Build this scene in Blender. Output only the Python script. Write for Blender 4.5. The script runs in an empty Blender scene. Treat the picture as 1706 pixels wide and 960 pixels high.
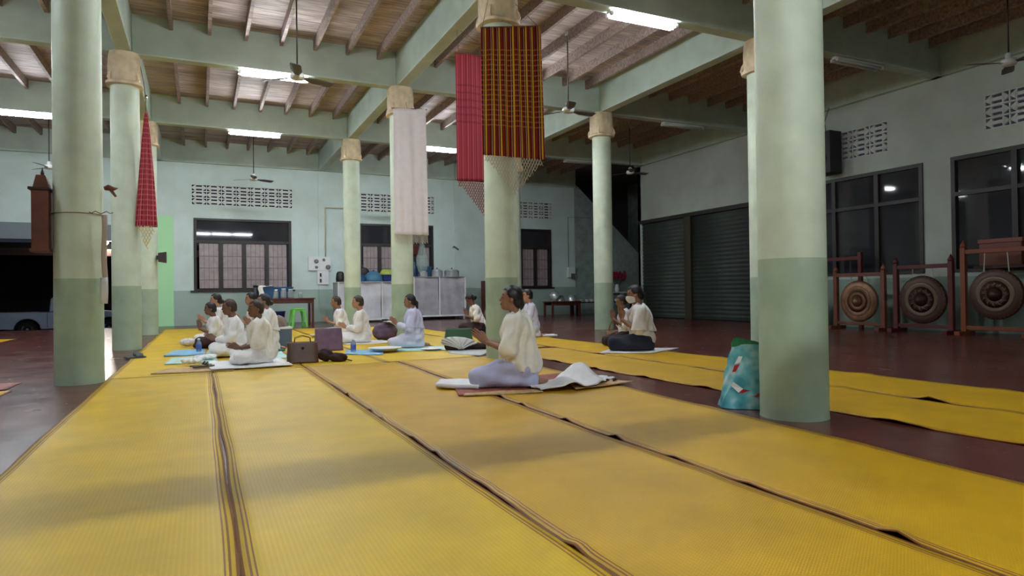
import bpy, bmesh, math, random
import numpy as np
from mathutils import Vector, Matrix
PI = math.pi
R = math.radians
rnd = random.Random(7)
scene = bpy.context.scene
C = scene.collection

# ------------------------------------------------------------------ camera, world, exposure
cam_d = bpy.data.cameras.new('camera'); cam = bpy.data.objects.new('camera', cam_d); C.objects.link(cam)
YAW, PITCH, ROLL, HC = 0.44399, 0.00755, -0.01368, 0.905
cam_d.sensor_width = 36.0
cam_d.lens = 36.0 * 1089.48 / 1706.0
cam_d.clip_start = 0.05; cam_d.clip_end = 300
_f = Vector((math.sin(YAW) * math.cos(PITCH), math.cos(YAW) * math.cos(PITCH), math.sin(PITCH)))
_r = Vector((math.cos(YAW), -math.sin(YAW), 0)); _u = _r.cross(_f)
_r2 = math.cos(ROLL) * _r + math.sin(ROLL) * _u; _u2 = -math.sin(ROLL) * _r + math.cos(ROLL) * _u
cam.matrix_world = Matrix(((_r2.x, _u2.x, -_f.x, 0), (_r2.y, _u2.y, -_f.y, 0), (_r2.z, _u2.z, -_f.z, HC), (0, 0, 0, 1)))
scene.camera = cam

world = bpy.data.worlds.new('night'); scene.world = world; world.use_nodes = True
bg = world.node_tree.nodes['Background']
bg.inputs[0].default_value = (0.03, 0.035, 0.05, 1); bg.inputs[1].default_value = 0.08

vs = scene.view_settings
vs.view_transform = 'Standard'; vs.look = 'None'; vs.gamma = 1.0; vs.use_curve_mapping = False
vs.exposure = 2.8
TUBE = 24.0           # emission of the lit fluorescent tubes

# ------------------------------------------------------------------ materials
def srgb(c):
    return tuple(((v / 255.0) / 12.92 if v / 255.0 <= 0.04045 else ((v / 255.0 + 0.055) / 1.055) ** 2.4) for v in c) + (1.0,)
MATS = {}
def mat(name, col, rough=0.6, metal=0.0, noise=0.0, nscale=8.0, bump=0.0, bscale=60.0, spec=0.5, emit=None, estr=0.0,
        alpha=1.0, coat=0.0, sss=0.0):
    if name in MATS: return MATS[name]
    m = bpy.data.materials.new(name); m.use_nodes = True; nt = m.node_tree
    b = nt.nodes['Principled BSDF']
    b.inputs['Base Color'].default_value = srgb(col); b.inputs['Roughness'].default_value = rough
    b.inputs['Metallic'].default_value = metal; b.inputs['Specular IOR Level'].default_value = spec
    b.inputs['Alpha'].default_value = alpha; b.inputs['Coat Weight'].default_value = coat
    if emit: b.inputs['Emission Color'].default_value = srgb(emit); b.inputs['Emission Strength'].default_value = estr
    if noise or bump:
        tc = nt.nodes.new('ShaderNodeTexCoord')
    if noise:
        n = nt.nodes.new('ShaderNodeTexNoise'); n.inputs['Scale'].default_value = nscale; n.inputs['Detail'].default_value = 5
        nt.links.new(tc.outputs['Object'], n.inputs['Vector'])
        r = nt.nodes.new('ShaderNodeValToRGB'); nt.links.new(n.outputs['Fac'], r.inputs['Fac'])
        c0 = srgb([max(0, v * (1 - noise)) for v in col]); c1 = srgb([min(255, v * (1 + noise * 0.6)) for v in col])
        r.color_ramp.elements[0].position = 0.3; r.color_ramp.elements[1].position = 0.7
        r.color_ramp.elements[0].color = c0; r.color_ramp.elements[1].color = c1
        nt.links.new(r.outputs['Color'], b.inputs['Base Color'])
    if bump:
        n2 = nt.nodes.new('ShaderNodeTexNoise'); n2.inputs['Scale'].default_value = bscale; n2.inputs['Detail'].default_value = 3
        nt.links.new(tc.outputs['Object'], n2.inputs['Vector'])
        bp = nt.nodes.new('ShaderNodeBump'); bp.inputs['Strength'].default_value = bump; bp.inputs['Distance'].default_value = 0.01
        nt.links.new(n2.outputs['Fac'], bp.inputs['Height']); nt.links.new(bp.outputs['Normal'], b.inputs['Normal'])
    MATS[name] = m
    return m

def nodes_of(name):
    m = bpy.data.materials.new(name); m.use_nodes = True
    return m, m.node_tree, m.node_tree.nodes['Principled BSDF']
def N(nt, t, **kw):
    n = nt.nodes.new(t)
    for k, v in kw.items(): setattr(n, k, v)
    return n
def math_n(nt, op, a, b=None, c=None):
    n = nt.nodes.new('ShaderNodeMath'); n.operation = op
    for i, v in enumerate((a, b, c)):
        if v is None: continue
        if isinstance(v, (int, float)): n.inputs[i].default_value = v
        else: nt.links.new(v, n.inputs[i])
    return n.outputs[0]
def mix_c(nt, fac, a, b, mode='MIX'):
    n = nt.nodes.new('ShaderNodeMix'); n.data_type = 'RGBA'; n.blend_type = mode
    if isinstance(fac, (int, float)): n.inputs[0].default_value = fac
    else: nt.links.new(fac, n.inputs[0])
    for i, v in ((6, a), (7, b)):
        if isinstance(v, tuple): n.inputs[i].default_value = v
        else: nt.links.new(v, n.inputs[i])
    return n.outputs[2]

def two_tone(name, up, low, zline):
    """plaster painted in two colours, the dado up to zline, with faint stains"""
    m, nt, b = nodes_of(name)
    tc = N(nt, 'ShaderNodeNewGeometry'); sp = N(nt, 'ShaderNodeSeparateXYZ'); nt.links.new(tc.outputs['Position'], sp.inputs[0])
    n1 = N(nt, 'ShaderNodeTexNoise'); n1.inputs['Scale'].default_value = 1.3; n1.inputs['Detail'].default_value = 6
    nt.links.new(tc.outputs['Position'], n1.inputs['Vector'])
    z = math_n(nt, 'ADD', sp.outputs['Z'], math_n(nt, 'MULTIPLY', math_n(nt, 'SUBTRACT', n1.outputs['Fac'], 0.5), 0.03))
    fac = math_n(nt, 'GREATER_THAN', z, zline)
    base = mix_c(nt, fac, srgb(low), srgb(up))
    st = N(nt, 'ShaderNodeValToRGB'); nt.links.new(n1.outputs['Fac'], st.inputs['Fac'])
    st.color_ramp.elements[0].position = 0.3; st.color_ramp.elements[0].color = (0.84, 0.83, 0.78, 1)
    st.color_ramp.elements[1].position = 0.62; st.color_ramp.elements[1].color = (1, 1, 1, 1)
    col = mix_c(nt, 0.75, base, st.outputs['Color'], 'MULTIPLY')
    nt.links.new(col, b.inputs['Base Color']); b.inputs['Roughness'].default_value = 0.62
    n2 = N(nt, 'ShaderNodeTexNoise'); n2.inputs['Scale'].default_value = 22; n2.inputs['Detail'].default_value = 4
    nt.links.new(tc.outputs['Position'], n2.inputs['Vector'])
    bp = N(nt, 'ShaderNodeBump'); bp.inputs['Strength'].default_value = 0.12; bp.inputs['Distance'].default_value = 0.01
    nt.links.new(n2.outputs['Fac'], bp.inputs['Height']); nt.links.new(bp.outputs['Normal'], b.inputs['Normal'])
    return m

M_wall = two_tone('wall_paint', (208, 226, 222), (164, 186, 176), 1.12)
M_beam = mat('beam_paint', (190, 206, 194), 0.6, noise=0.06, nscale=2.0, bump=0.08, bscale=20)
M_shaft_up = mat('column_upper_paint', (206, 218, 196), 0.55, noise=0.06, nscale=3.0, bump=0.08, bscale=25)
M_shaft_low = mat('column_lower_paint', (164, 184, 160), 0.5, noise=0.07, nscale=3.0, bump=0.08, bscale=25)
M_capital = mat('capital_wood', (228, 208, 174), 0.6, noise=0.12, nscale=6.0)
M_lampbody = mat('lamp_enamel', (225, 225, 222), 0.4)
M_tube_lit = mat('tube_lit', (255, 255, 255), 0.4, emit=(240, 247, 255), estr=TUBE)
M_tube_off = mat('tube_off', (205, 208, 208), 0.25)
M_dark_frame = mat('dark_frame', (44, 36, 34), 0.45)
M_black = mat('black_plastic', (22, 22, 24), 0.45)
M_white = mat('white_plastic', (232, 232, 232), 0.45)
M_steel = mat('steel', (226, 229, 233), 0.25, metal=0.65)
M_chrome = mat('chrome', (220, 222, 225), 0.15, metal=1.0)
M_wood_red = mat('red_brown_wood', (92, 44, 34), 0.4, noise=0.2, nscale=5)
M_wood_dark = mat('dark_wood', (66, 34, 28), 0.4, noise=0.2, nscale=5)
M_wood_brown = mat('brown_wood', (112, 58, 38), 0.45, noise=0.18, nscale=6)
M_glass_dark = mat('night_glass', (50, 50, 56), 0.035, spec=0.35)
M_blue = mat('blue_plastic', (36, 84, 130), 0.4)
M_blue_dark = mat('dark_blue_plastic', (28, 52, 110), 0.4)
M_navy = mat('navy_cloth', (34, 40, 58), 0.9, noise=0.15, nscale=30)
M_white_cloth = mat('white_cloth', (232, 230, 232), 0.9, noise=0.03, nscale=12, bump=0.1, bscale=180)
M_cream_cloth = mat('cream_cloth', (236, 232, 222), 0.9, noise=0.04, nscale=12, bump=0.12, bscale=160)
M_lav_cloth = mat('lavender_cloth', (190, 190, 222), 0.85, noise=0.06, nscale=9, bump=0.08, bscale=120)
M_palelav = mat('pale_lavender_cloth', (216, 216, 236), 0.85, noise=0.04, nscale=9)
M_brown_cloth = mat('dark_brown_cloth', (52, 30, 28), 0.85, noise=0.15, nscale=12)
M_hair = mat('black_hair', (24, 20, 20), 0.45, noise=0.3, nscale=60, bump=0.3, bscale=120)
M_hair_gray = mat('grey_streaked_hair', (62, 50, 44), 0.5, noise=0.35, nscale=50, bump=0.3, bscale=120)
M_hair_brown = mat('brown_short_hair', (58, 40, 32), 0.5, noise=0.3, nscale=50, bump=0.3, bscale=120)

def wood_planks(name, col):
    m, nt, b = nodes_of(name)
    tc = N(nt, 'ShaderNodeTexCoord'); oi = N(nt, 'ShaderNodeObjectInfo')
    mp = N(nt, 'ShaderNodeMapping'); mp.inputs['Scale'].default_value = (1.2, 14, 14)
    add = N(nt, 'ShaderNodeVectorMath', operation='ADD'); nt.links.new(tc.outputs['Object'], add.inputs[0])
    cmb = N(nt, 'ShaderNodeCombineXYZ'); nt.links.new(math_n(nt, 'MULTIPLY', oi.outputs['Random'], 50.0), cmb.inputs[0]); nt.links.new(cmb.outputs[0], add.inputs[1])
    nt.links.new(add.outputs[0], mp.inputs['Vector'])
    n = N(nt, 'ShaderNodeTexNoise'); n.inputs['Scale'].default_value = 1.5; n.inputs['Detail'].default_value = 6; nt.links.new(mp.outputs[0], n.inputs['Vector'])
    r = N(nt, 'ShaderNodeValToRGB'); nt.links.new(n.outputs['Fac'], r.inputs['Fac'])
    r.color_ramp.elements[0].position = 0.28; r.color_ramp.elements[0].color = srgb([v * 0.72 for v in col])
    r.color_ramp.elements[1].position = 0.72; r.color_ramp.elements[1].color = srgb([min(255, v * 1.18) for v in col])
    k = math_n(nt, 'ADD', math_n(nt, 'MULTIPLY', oi.outputs['Random'], 0.35), 0.8)
    hs = N(nt, 'ShaderNodeHueSaturation'); nt.links.new(r.outputs['Color'], hs.inputs['Color']); nt.links.new(k, hs.inputs['Value'])
    nt.links.new(hs.outputs[0], b.inputs['Base Color']); b.inputs['Roughness'].default_value = 0.7
    return m
M_plank = wood_planks('ceiling_plank_wood', (176, 160, 154))
M_joist = wood_planks('joist_wood', (150, 132, 124))

def floor_material():
    m, nt, b = nodes_of('polished_red_floor')
    tc = N(nt, 'ShaderNodeNewGeometry')
    n1 = N(nt, 'ShaderNodeTexNoise'); n1.inputs['Scale'].default_value = 0.9; n1.inputs['Detail'].default_value = 8; nt.links.new(tc.outputs['Position'], n1.inputs['Vector'])
    r = N(nt, 'ShaderNodeValToRGB'); nt.links.new(n1.outputs['Fac'], r.inputs['Fac'])
    r.color_ramp.elements[0].position = 0.3; r.color_ramp.elements[0].color = srgb((84, 38, 34))
    r.color_ramp.elements[1].position = 0.7; r.color_ramp.elements[1].color = srgb((112, 58, 50))
    nt.links.new(r.outputs['Color'], b.inputs['Base Color'])
    n2 = N(nt, 'ShaderNodeTexNoise'); n2.inputs['Scale'].default_value = 3.0; n2.inputs['Detail'].default_value = 6; nt.links.new(tc.outputs['Position'], n2.inputs['Vector'])
    mr = N(nt, 'ShaderNodeMapRange'); nt.links.new(n2.outputs['Fac'], mr.inputs[0]); mr.inputs[3].default_value = 0.14; mr.inputs[4].default_value = 0.34
    nt.links.new(mr.outputs[0], b.inputs['Roughness']); b.inputs['Specular IOR Level'].default_value = 0.55
    n3 = N(nt, 'ShaderNodeTexNoise'); n3.inputs['Scale'].default_value = 5.0; n3.inputs['Detail'].default_value = 3; nt.links.new(tc.outputs['Position'], n3.inputs['Vector'])
    bp = N(nt, 'ShaderNodeBump'); bp.inputs['Strength'].default_value = 0.05; bp.inputs['Distance'].default_value = 0.02
    nt.links.new(n3.outputs['Fac'], bp.inputs['Height']); nt.links.new(bp.outputs['Normal'], b.inputs['Normal'])
    return m
M_floor = floor_material()

def mat_weave(name, col, border, w):
    """woven mat: local X across (0..w), thin ribs, coloured border stripes along both long edges"""
    m, nt, b = nodes_of(name)
    tc = N(nt, 'ShaderNodeTexCoord'); sp = N(nt, 'ShaderNodeSeparateXYZ'); nt.links.new(tc.outputs['UV'], sp.inputs[0])
    oi = N(nt, 'ShaderNodeObjectInfo')
    sx = math_n(nt, 'SINE', math_n(nt, 'MULTIPLY', sp.outputs['X'], 2 * PI / 0.018))
    sy = math_n(nt, 'SINE', math_n(nt, 'MULTIPLY', sp.outputs['Y'], 2 * PI / 0.012))
    wv = math_n(nt, 'MULTIPLY', sx, sy)
    nz = N(nt, 'ShaderNodeTexNoise'); nz.inputs['Scale'].default_value = 2.2; nz.inputs['Detail'].default_value = 4; nt.links.new(tc.outputs['Object'], nz.inputs['Vector'])
    r = N(nt, 'ShaderNodeValToRGB'); nt.links.new(nz.outputs['Fac'], r.inputs['Fac'])
    r.color_ramp.elements[0].position = 0.3; r.color_ramp.elements[0].color = srgb([v * 0.93 for v in col])
    r.color_ramp.elements[1].position = 0.7; r.color_ramp.elements[1].color = srgb([min(255, v * 1.04) for v in col])
    fine = mix_c(nt, math_n(nt, 'ADD', math_n(nt, 'MULTIPLY', sx, 0.08), 0.1), r.outputs['Color'], srgb([v * 0.72 for v in col]))
    ed = math_n(nt, 'SUBTRACT', w / 2, math_n(nt, 'ABSOLUTE', math_n(nt, 'SUBTRACT', sp.outputs['X'], w / 2)))
    s1 = math_n(nt, 'LESS_THAN', ed, 0.012)
    s2 = math_n(nt, 'COMPARE', ed, 0.030, 0.004)
    s3 = math_n(nt, 'COMPARE', ed, 0.046, 0.003)
    st = math_n(nt, 'MINIMUM', math_n(nt, 'ADD', math_n(nt, 'ADD', s1, s2), s3), 1.0)
    c = mix_c(nt, math_n(nt, 'MULTIPLY', st, 0.85), fine, srgb(border))
    nt.links.new(c, b.inputs['Base Color']); b.inputs['Roughness'].default_value = 0.5; b.inputs['Specular IOR Level'].default_value = 0.35
    bp = N(nt, 'ShaderNodeBump'); bp.inputs['Strength'].default_value = 0.25; bp.inputs['Distance'].default_value = 0.002
    nt.links.new(wv, bp.inputs['Height']); nt.links.new(bp.outputs['Normal'], b.inputs['Normal'])
    return m

# ------------------------------------------------------------------ mesh helpers
class MB:
    def __init__(s): s.v = []; s.f = []; s.m = []
    def add(s, v, f, mi=0):
        o = len(s.v); s.v += [tuple(p) for p in v]; s.f += [tuple(i + o for i in q) for q in f]; s.m += [mi] * len(f); return s
    def box(s, x0, x1, y0, y1, z0, z1, mi=0):
        v = [(x0, y0, z0), (x1, y0, z0), (x1, y1, z0), (x0, y1, z0), (x0, y0, z1), (x1, y0, z1), (x1, y1, z1), (x0, y1, z1)]
        return s.add(v, [(0, 3, 2, 1), (4, 5, 6, 7), (0, 1, 5, 4), (1, 2, 6, 5), (2, 3, 7, 6), (3, 0, 4, 7)], mi)
    def lathe(s, prof, n=24, c=(0, 0, 0), axis='z', mi=0, capped=True):
        v = []; f = []
        for (r, h) in prof:
            for k in range(n):
                a = 2 * PI * k / n; p = (r * math.cos(a), r * math.sin(a), h)
                if axis == 'x': p = (p[2], p[0], p[1])
                elif axis == 'y': p = (p[0], -p[2], p[1])
                v.append((p[0] + c[0], p[1] + c[1], p[2] + c[2]))
        L = len(prof)
        for i in range(L - 1):
            for k in range(n):
                k2 = (k + 1) % n
                f.append((i * n + k, i * n + k2, (i + 1) * n + k2, (i + 1) * n + k))
        if capped:
            f.append(tuple(range(n - 1, -1, -1))); f.append(tuple((L - 1) * n + k for k in range(n)))
        return s.add(v, f, mi)
    def tube(s, pts, r, n=8, mi=0, rs=None):
        pts = [Vector(p) for p in pts]; v = []; f = []; up = None
        for i, p in enumerate(pts):
            d = (pts[min(i + 1, len(pts) - 1)] - pts[max(i - 1, 0)]).normalized()
            if up is None: up = Vector((0, 0, 1)) if abs(d.z) < 0.9 else Vector((1, 0, 0))
            a = d.cross(up).normalized(); b = a.cross(d).normalized(); up = b
            rr = rs[i] if rs else r
            for k in range(n):
                t = 2 * PI * k / n; v.append(p + a * (rr * math.cos(t)) + b * (rr * math.sin(t)))
        for i in range(len(pts) - 1):
            for k in range(n):
                k2 = (k + 1) % n; f.append((i * n + k, (i + 1) * n + k, (i + 1) * n + k2, i * n + k2))
        f.append(tuple(range(n))); f.append(tuple((len(pts) - 1) * n + k for k in range(n - 1, -1, -1)))
        return s.add(v, f, mi)
    def prism(s, poly, a0, a1, axis='y', mi=0):
        """poly: 2D points; axis y -> (x,z) extruded in y ; x -> (y,z) ; z -> (x,y)"""
        n = len(poly)
        def P(p, a): return (p[0], a, p[1]) if axis == 'y' else ((a, p[0], p[1]) if axis == 'x' else (p[0], p[1], a))
        v = [P(p, a0) for p in poly] + [P(p, a1) for p in poly]
        f = [tuple(range(n)), tuple(range(2 * n - 1, n - 1, -1))] + [(i, i + n, (i + 1) % n + n, (i + 1) % n) for i in range(n)]
        return s.add(v, f, mi)
    def grid(s, fn, nu, nv, mi=0):
        v = [fn(i / nu, j / nv) for j in range(nv + 1) for i in range(nu + 1)]
        f = [(j * (nu + 1) + i, j * (nu + 1) + i + 1, (j + 1) * (nu + 1) + i + 1, (j + 1) * (nu + 1) + i) for j in range(nv) for i in range(nu)]
        return s.add(v, f, mi)
    def mesh(s, name, mats, smooth=False, fix=True):
        me = bpy.data.meshes.new(name); me.from_pydata(s.v, [], s.f)
        for m in (mats if isinstance(mats, (list, tuple)) else [mats]): me.materials.append(m)
        me.polygons.foreach_set('material_index', s.m)
        if fix:
            bm = bmesh.new(); bm.from_mesh(me); bmesh.ops.recalc_face_normals(bm, faces=bm.faces); bm.to_mesh(me); bm.free()
        if smooth: me.polygons.foreach_set('use_smooth', [True] * len(me.polygons))
        me.update(); return me
    def build(s, name, mats, parent=None, smooth=False, bevel=0.0, solid=0.0, sub=0, fix=True, loc=None, angle=None):
        o = bpy.data.objects.new(name, s.mesh(name, mats, smooth or angle is not None, fix)); C.objects.link(o)
        if parent is not None: o.parent = parent
        if loc is not None: o.location = loc
        if solid: md = o.modifiers.new('thickness', 'SOLIDIFY'); md.thickness = solid; md.offset = 0
        if bevel: md = o.modifiers.new('bevel', 'BEVEL'); md.width = bevel; md.segments = 2; md.limit_method = 'ANGLE'; md.angle_limit = R(40)
        if sub: md = o.modifiers.new('sub', 'SUBSURF'); md.levels = sub; md.render_levels = sub
        if angle is not None: o.data.set_sharp_from_angle(angle=R(angle))
        return o

def thing(name, label, cat, loc=(0, 0, 0), rz=0.0, group=None):
    o = bpy.data.objects.new(name, None); C.objects.link(o); o.empty_display_size = 0.1
    o.location = loc; o.rotation_euler = (0, 0, rz); return tag(o, label, cat, group)
def tag(o, label, cat, group=None):
    o['label'] = label; o['category'] = cat
    if group: o['group'] = group
    return o
def struct(o): o['kind'] = 'structure'; return o
def copy_tree(o, parent=None):
    c = o.copy(); C.objects.link(c); c.parent = parent
    for ch in list(o.children): copy_tree(ch, c)
    return c
def share(src, name, parent, loc, rot=None):
    c = bpy.data.objects.new(name, src.data); C.objects.link(c); c.parent = parent; c.location = loc
    if rot: c.rotation_euler = rot
    for m in src.modifiers:
        n = c.modifiers.new(m.name, m.type)
        for p in ('width', 'segments', 'limit_method', 'angle_limit', 'thickness', 'offset', 'levels', 'render_levels'):
            if hasattr(m, p): setattr(n, p, getattr(m, p))
    return c

# ------------------------------------------------------------------ grid of the hall
GX = [-6.185, -1.185, 3.815, 8.815]; XR = 13.815; XL = -11.185
GY = [-1.64, 3.36, 8.36, 13.36, 18.36]; YB = 23.36; YF = -6.64
ZB, ZT = 5.22, 5.93        # beam underside, plank underside

# ------------------------------------------------------------------ setting
struct(MB().box(XL, 19.0, YF, YB + 0.1, -0.2, 0).build('floor', M_floor))
M_ground = mat('outside_ground', (70, 62, 58), 0.8, noise=0.2, nscale=1.5)
struct(MB().box(-22, 19.0, YB + 0.1, 48, -0.70, -0.56).build('ground', M_ground))

def wall_y(name, Y, t, x0, x1, z1, openings, m):
    xs = sorted({x0, x1} | {o[0] for o in openings} | {o[1] for o in openings})
    zs = sorted({0, z1} | {o[2] for o in openings} | {o[3] for o in openings})
    mb = MB()
    for i in range(len(xs) - 1):
        for j in range(len(zs) - 1):
            cx, cz = (xs[i] + xs[i + 1]) / 2, (zs[j] + zs[j + 1]) / 2
            if any(o[0] < cx < o[1] and o[2] < cz < o[3] for o in openings): continue
            mb.box(xs[i], xs[i + 1], Y, Y + t, zs[j], zs[j + 1])
    return mb, xs, zs
WZ0, WZ1, VZ0, VZ1 = 1.12, 3.46, 3.89, 4.55
wins = [(-0.20, 2.80), (5.10, 7.87), (10.13, 12.90)]
ops = [(a, b, WZ0, WZ1) for a, b in wins] + [(a - 0.05, b + 0.05, VZ0, VZ1) for a, b in wins] + [(-6.0, -1.26, 0, 3.16)]
mb, _, _ = wall_y('wall_back', YB, 0.18, XL, 14.02, 6.1, ops, M_wall)
wall_back = struct(mb.build('wall_back', M_wall))
# beside the stairs the wall goes on as a spandrel under the flight
mb = MB().prism([(14.02, 0), (18.6, 0), (18.6, 1.33), (17.12, 2.67), (14.05, 5.44), (14.02, 5.47)], YB, YB + 0.18, 'y')
M_spandrel = mat('spandrel_render', (150, 166, 160), 0.75, noise=0.12, nscale=3)
sp_wall = struct(mb.build('wall_stair', M_spandrel))
# raised courses of block on the spandrel
for j in range(26):
    z = 0.25 + j * 0.19
    xmax = 17.12 + (2.67 - (z + 0.18)) / (5.44 - 2.67) * (17.12 - 14.05)
    x = 14.75 + (0.2 if j % 2 else 0)
    while x + 0.38 < min(18.2, xmax):
        if 'blk' not in globals():
            blk = MB().box(0, 0.375, -0.012, 0, 0, 0.172).build('block', M_spandrel, sp_wall); blk.location = (x, YB, z)
        else: share(blk, 'block', sp_wall, (x, YB, z))
        x += 0.395
struct(MB().box(14.0, 18.8, 26.0, 26.15, 0, 6.1).build('wall_stairwell', mat('stairwell_dark', (60, 58, 56), 0.8)))
struct(MB().box(18.6, 18.8, 18.5, 26.0, 0, 6.1).build('wall_stair_side', M_spandrel))
# flight of stairs behind the spandrel, climbing towards the hall
for k in range(16):
    x = 18.3 - k * 0.28
    if k == 0: st = thing('staircase', 'dark concrete staircase climbing behind the block wall in the corner', 'stairs', (0, 0, 0))
    MB().box(x - 0.28, x, YB + 0.2, YB + 1.6, 0.9 + k * 0.25 - 0.22, 0.9 + k * 0.25 + 0.03).build('step', mat('stair_concrete', (70, 68, 66), 0.8), st)

def wall_x(X, t, y0, y1, z1, openings):
    ys = sorted({y0, y1} | {o[0] for o in openings} | {o[1] for o in openings})
    zs = sorted({0, z1} | {o[2] for o in openings} | {o[3] for o in openings})
    mb = MB()
    for i in range(len(ys) - 1):
        for j in range(len(zs) - 1):
            cy, cz = (ys[i] + ys[i + 1]) / 2, (zs[j] + zs[j + 1]) / 2
            if any(o[0] < cy < o[1] and o[2] < cz < o[3] for o in openings): continue
            mb.box(X, X + t, ys[i], ys[i + 1], zs[j], zs[j + 1])
    return mb
RW = [(8.73, 12.98), (3.90, 8.15)]
RV = [(9.50, 12.10), (4.90, 7.50)]
ops = [(a, b, 1.2, 3.54) for a, b in RW] + [(a, b, 3.94, 4.62) for a, b in RV] + [(13.55, 18.6, 0, 3.32)]
wall_right = struct(wall_x(XR, 0.18, YF, 18.72, 6.1, ops).build('wall_right', two_tone('side_wall_paint', (196, 206, 198), (150, 172, 160), 1.12)))
struct(MB().box(XR, 18.8, 18.54, 18.72, 0, 6.1).build('wall_stair_front', M_wall))
struct(MB().box(XL - 0.18, XL, YF, YB, 0, 6.1).build('wall_left', M_wall))
struct(MB().box(XL, XR, YF - 0.18, YF, 0, 6.1).build('wall_front', M_wall))
# pale green painted patch on the back wall beside the doorway, grey lintel over the doorway, ledge of the wall
struct(MB().box(-1.26, -0.78, YB - 0.02, YB, 0, 3.5).build('trim_1', mat('pale_green_panel', (176, 232, 176), 0.5)))
struct(MB().box(-6.0, -1.26, YB - 0.03, YB + 0.22, 2.68, 3.16).build('trim_2', mat('lintel_grey', (122, 132, 140), 0.6)))
for i, x in enumerate((3.815, 8.815)):
    struct(MB().box(x - 0.12, x + 0.12, YB - 0.03, YB, 0, 6.0).build('trim_%d' % (3 + i), M_wall))

# ventilation blocks: rim, hexagon and middle bar
def vent_block_mesh(w, h):
    mb = MB(); d = 0.05; t = 0.028
    def bar(a, b, th):
        a = Vector(a); b = Vector(b); n = Vector((-(b - a).y, (b - a).x)).normalized() * (th / 2)
        mb.prism([tuple(a + n), tuple(b + n), tuple(b - n), tuple(a - n)], 0.0, d, 'y')
    mb.box(0, w, 0, d, 0, 0.07 * h); mb.box(0, w, 0, d, 0.93 * h, h); mb.box(0, 0.012, 0, d, 0, h); mb.box(w - 0.012, w, 0, d, 0, h)
    x1, x2, x3, x4 = 0.03 * w, 0.31 * w, 0.69 * w, 0.97 * w; zl, zm, zh = 0.07 * h, 0.5 * h, 0.93 * h
    P = [(x1, zm), (x2, zh), (x3, zh), (x4, zm), (x3, zl), (x2, zl)]
    for i in range(6): bar(P[i], P[(i + 1) % 6], 0.022)
    bar((0.12 * w, zm), (0.88 * w, zm), 0.30 * h); bar((0.19 * w, zm), (0.30 * w, zm), 0.62 * h); bar((0.70 * w, zm), (0.81 * w, zm), 0.62 * h); bar((0, zm), (0.12 * w, zm), 0.16 * h); bar((0.88 * w, zm), (w, zm), 0.16 * h)
    return mb
M_vent = mat('vent_block_white', (222, 226, 222), 0.7)
vb = None
for a, b in wins:
    n = 7 if b - a > 2.9 else 6
    w = (b - a + 0.1) / n; h = (VZ1 - VZ0) / 3
    vb = vent_block_mesh(w, h).mesh('vent_block', M_vent)
    for i in range(n):
        for j in range(3):
            o = bpy.data.objects.new('vent_block', vb); C.objects.link(o); o.parent = wall_back
            o.location = (a - 0.05 + i * w, YB - 0.004, VZ0 + j * h)
vb = None
for a, b in RV:
    n = 6; w = (b - a) / n; h = 0.68 / 3
    if vb is None: vb = vent_block_mesh(w, h).mesh('vent_block', M_vent)
    for i in range(n):
        for j in range(3):
            o = bpy.data.objects.new('vent_block', vb); C.objects.link(o); o.parent = wall_right
            o.location = (XR - 0.004, a + (i + 1) * w, 3.94 + j * h); o.rotation_euler = (0, 0, -PI / 2)

# windows of the back wall: frame, transom, dark upper panes, lower panes with their reflection painted as pale mauve, behind bars
M_pane_pale = mat('pane_reflection_tint', (168, 152, 152), 0.35, noise=0.08, nscale=7)
M_bars = mat('window_bars', (112, 96, 98), 0.5)
def window_back(n, a, b, lights):
    w = struct(thing('window_%d' % n, '', '', (a, YB, WZ0)))
    del w['label'], w['category']
    W, H = b - a, WZ1 - WZ0; zt = 2.70 - WZ0
    fr = MB(); t = 0.09
    fr.box(0, W, -0.03, 0.12, 0, 0.05); fr.box(0, W, -0.03, 0.12, H - 0.07, H); fr.box(0, t, -0.03, 0.12, 0.05, H - 0.07); fr.box(W - t, W, -0.03, 0.12, 0.05, H - 0.07)
    fr.build('frame', M_dark_frame, w)
    MB().box(t, W - t, -0.03, 0.12, zt - 0.04, zt + 0.05).build('transom', M_dark_frame, w)
    iw = (W - 2 * t) / lights
    for i in range(lights):
        x0 = t + i * iw
        if i: MB().box(x0 - 0.06, x0 + 0.06, -0.035, 0.12, 0.05, zt - 0.04).build('mullion', M_dark_frame, w)
        p = MB().box(x0 + 0.07, x0 + iw - 0.07, 0.04, 0.06, 0.07, zt - 0.04).build('lower_pane', M_pane_pale, w)
        for zz in (0.33, 0.72, 1.1):
            MB().box(x0 + 0.07, x0 + iw - 0.07, 0.032, 0.04, zz, zz + 0.02).build('bar', M_bars, p)
        for q in range(1, 4):
            xx = x0 + 0.07 + q * (iw - 0.14) / 4
            MB().box(xx - 0.006, xx + 0.006, 0.032, 0.04, 0.07, zt - 0.04).build('bar', M_bars, p)
    MB().box(t, W - t, 0.03, 0.045, zt + 0.05, H - 0.07).build('upper_pane', M_glass_dark, w)
    MB().box(-0.1, W + 0.1, -0.06, 0.0, -0.05, 0.0).build('sill', M_dark_frame, w)
window_back(1, *wins[0], 4); window_back(2, *wins[1], 4); window_back(3, *wins[2], 4)

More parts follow.
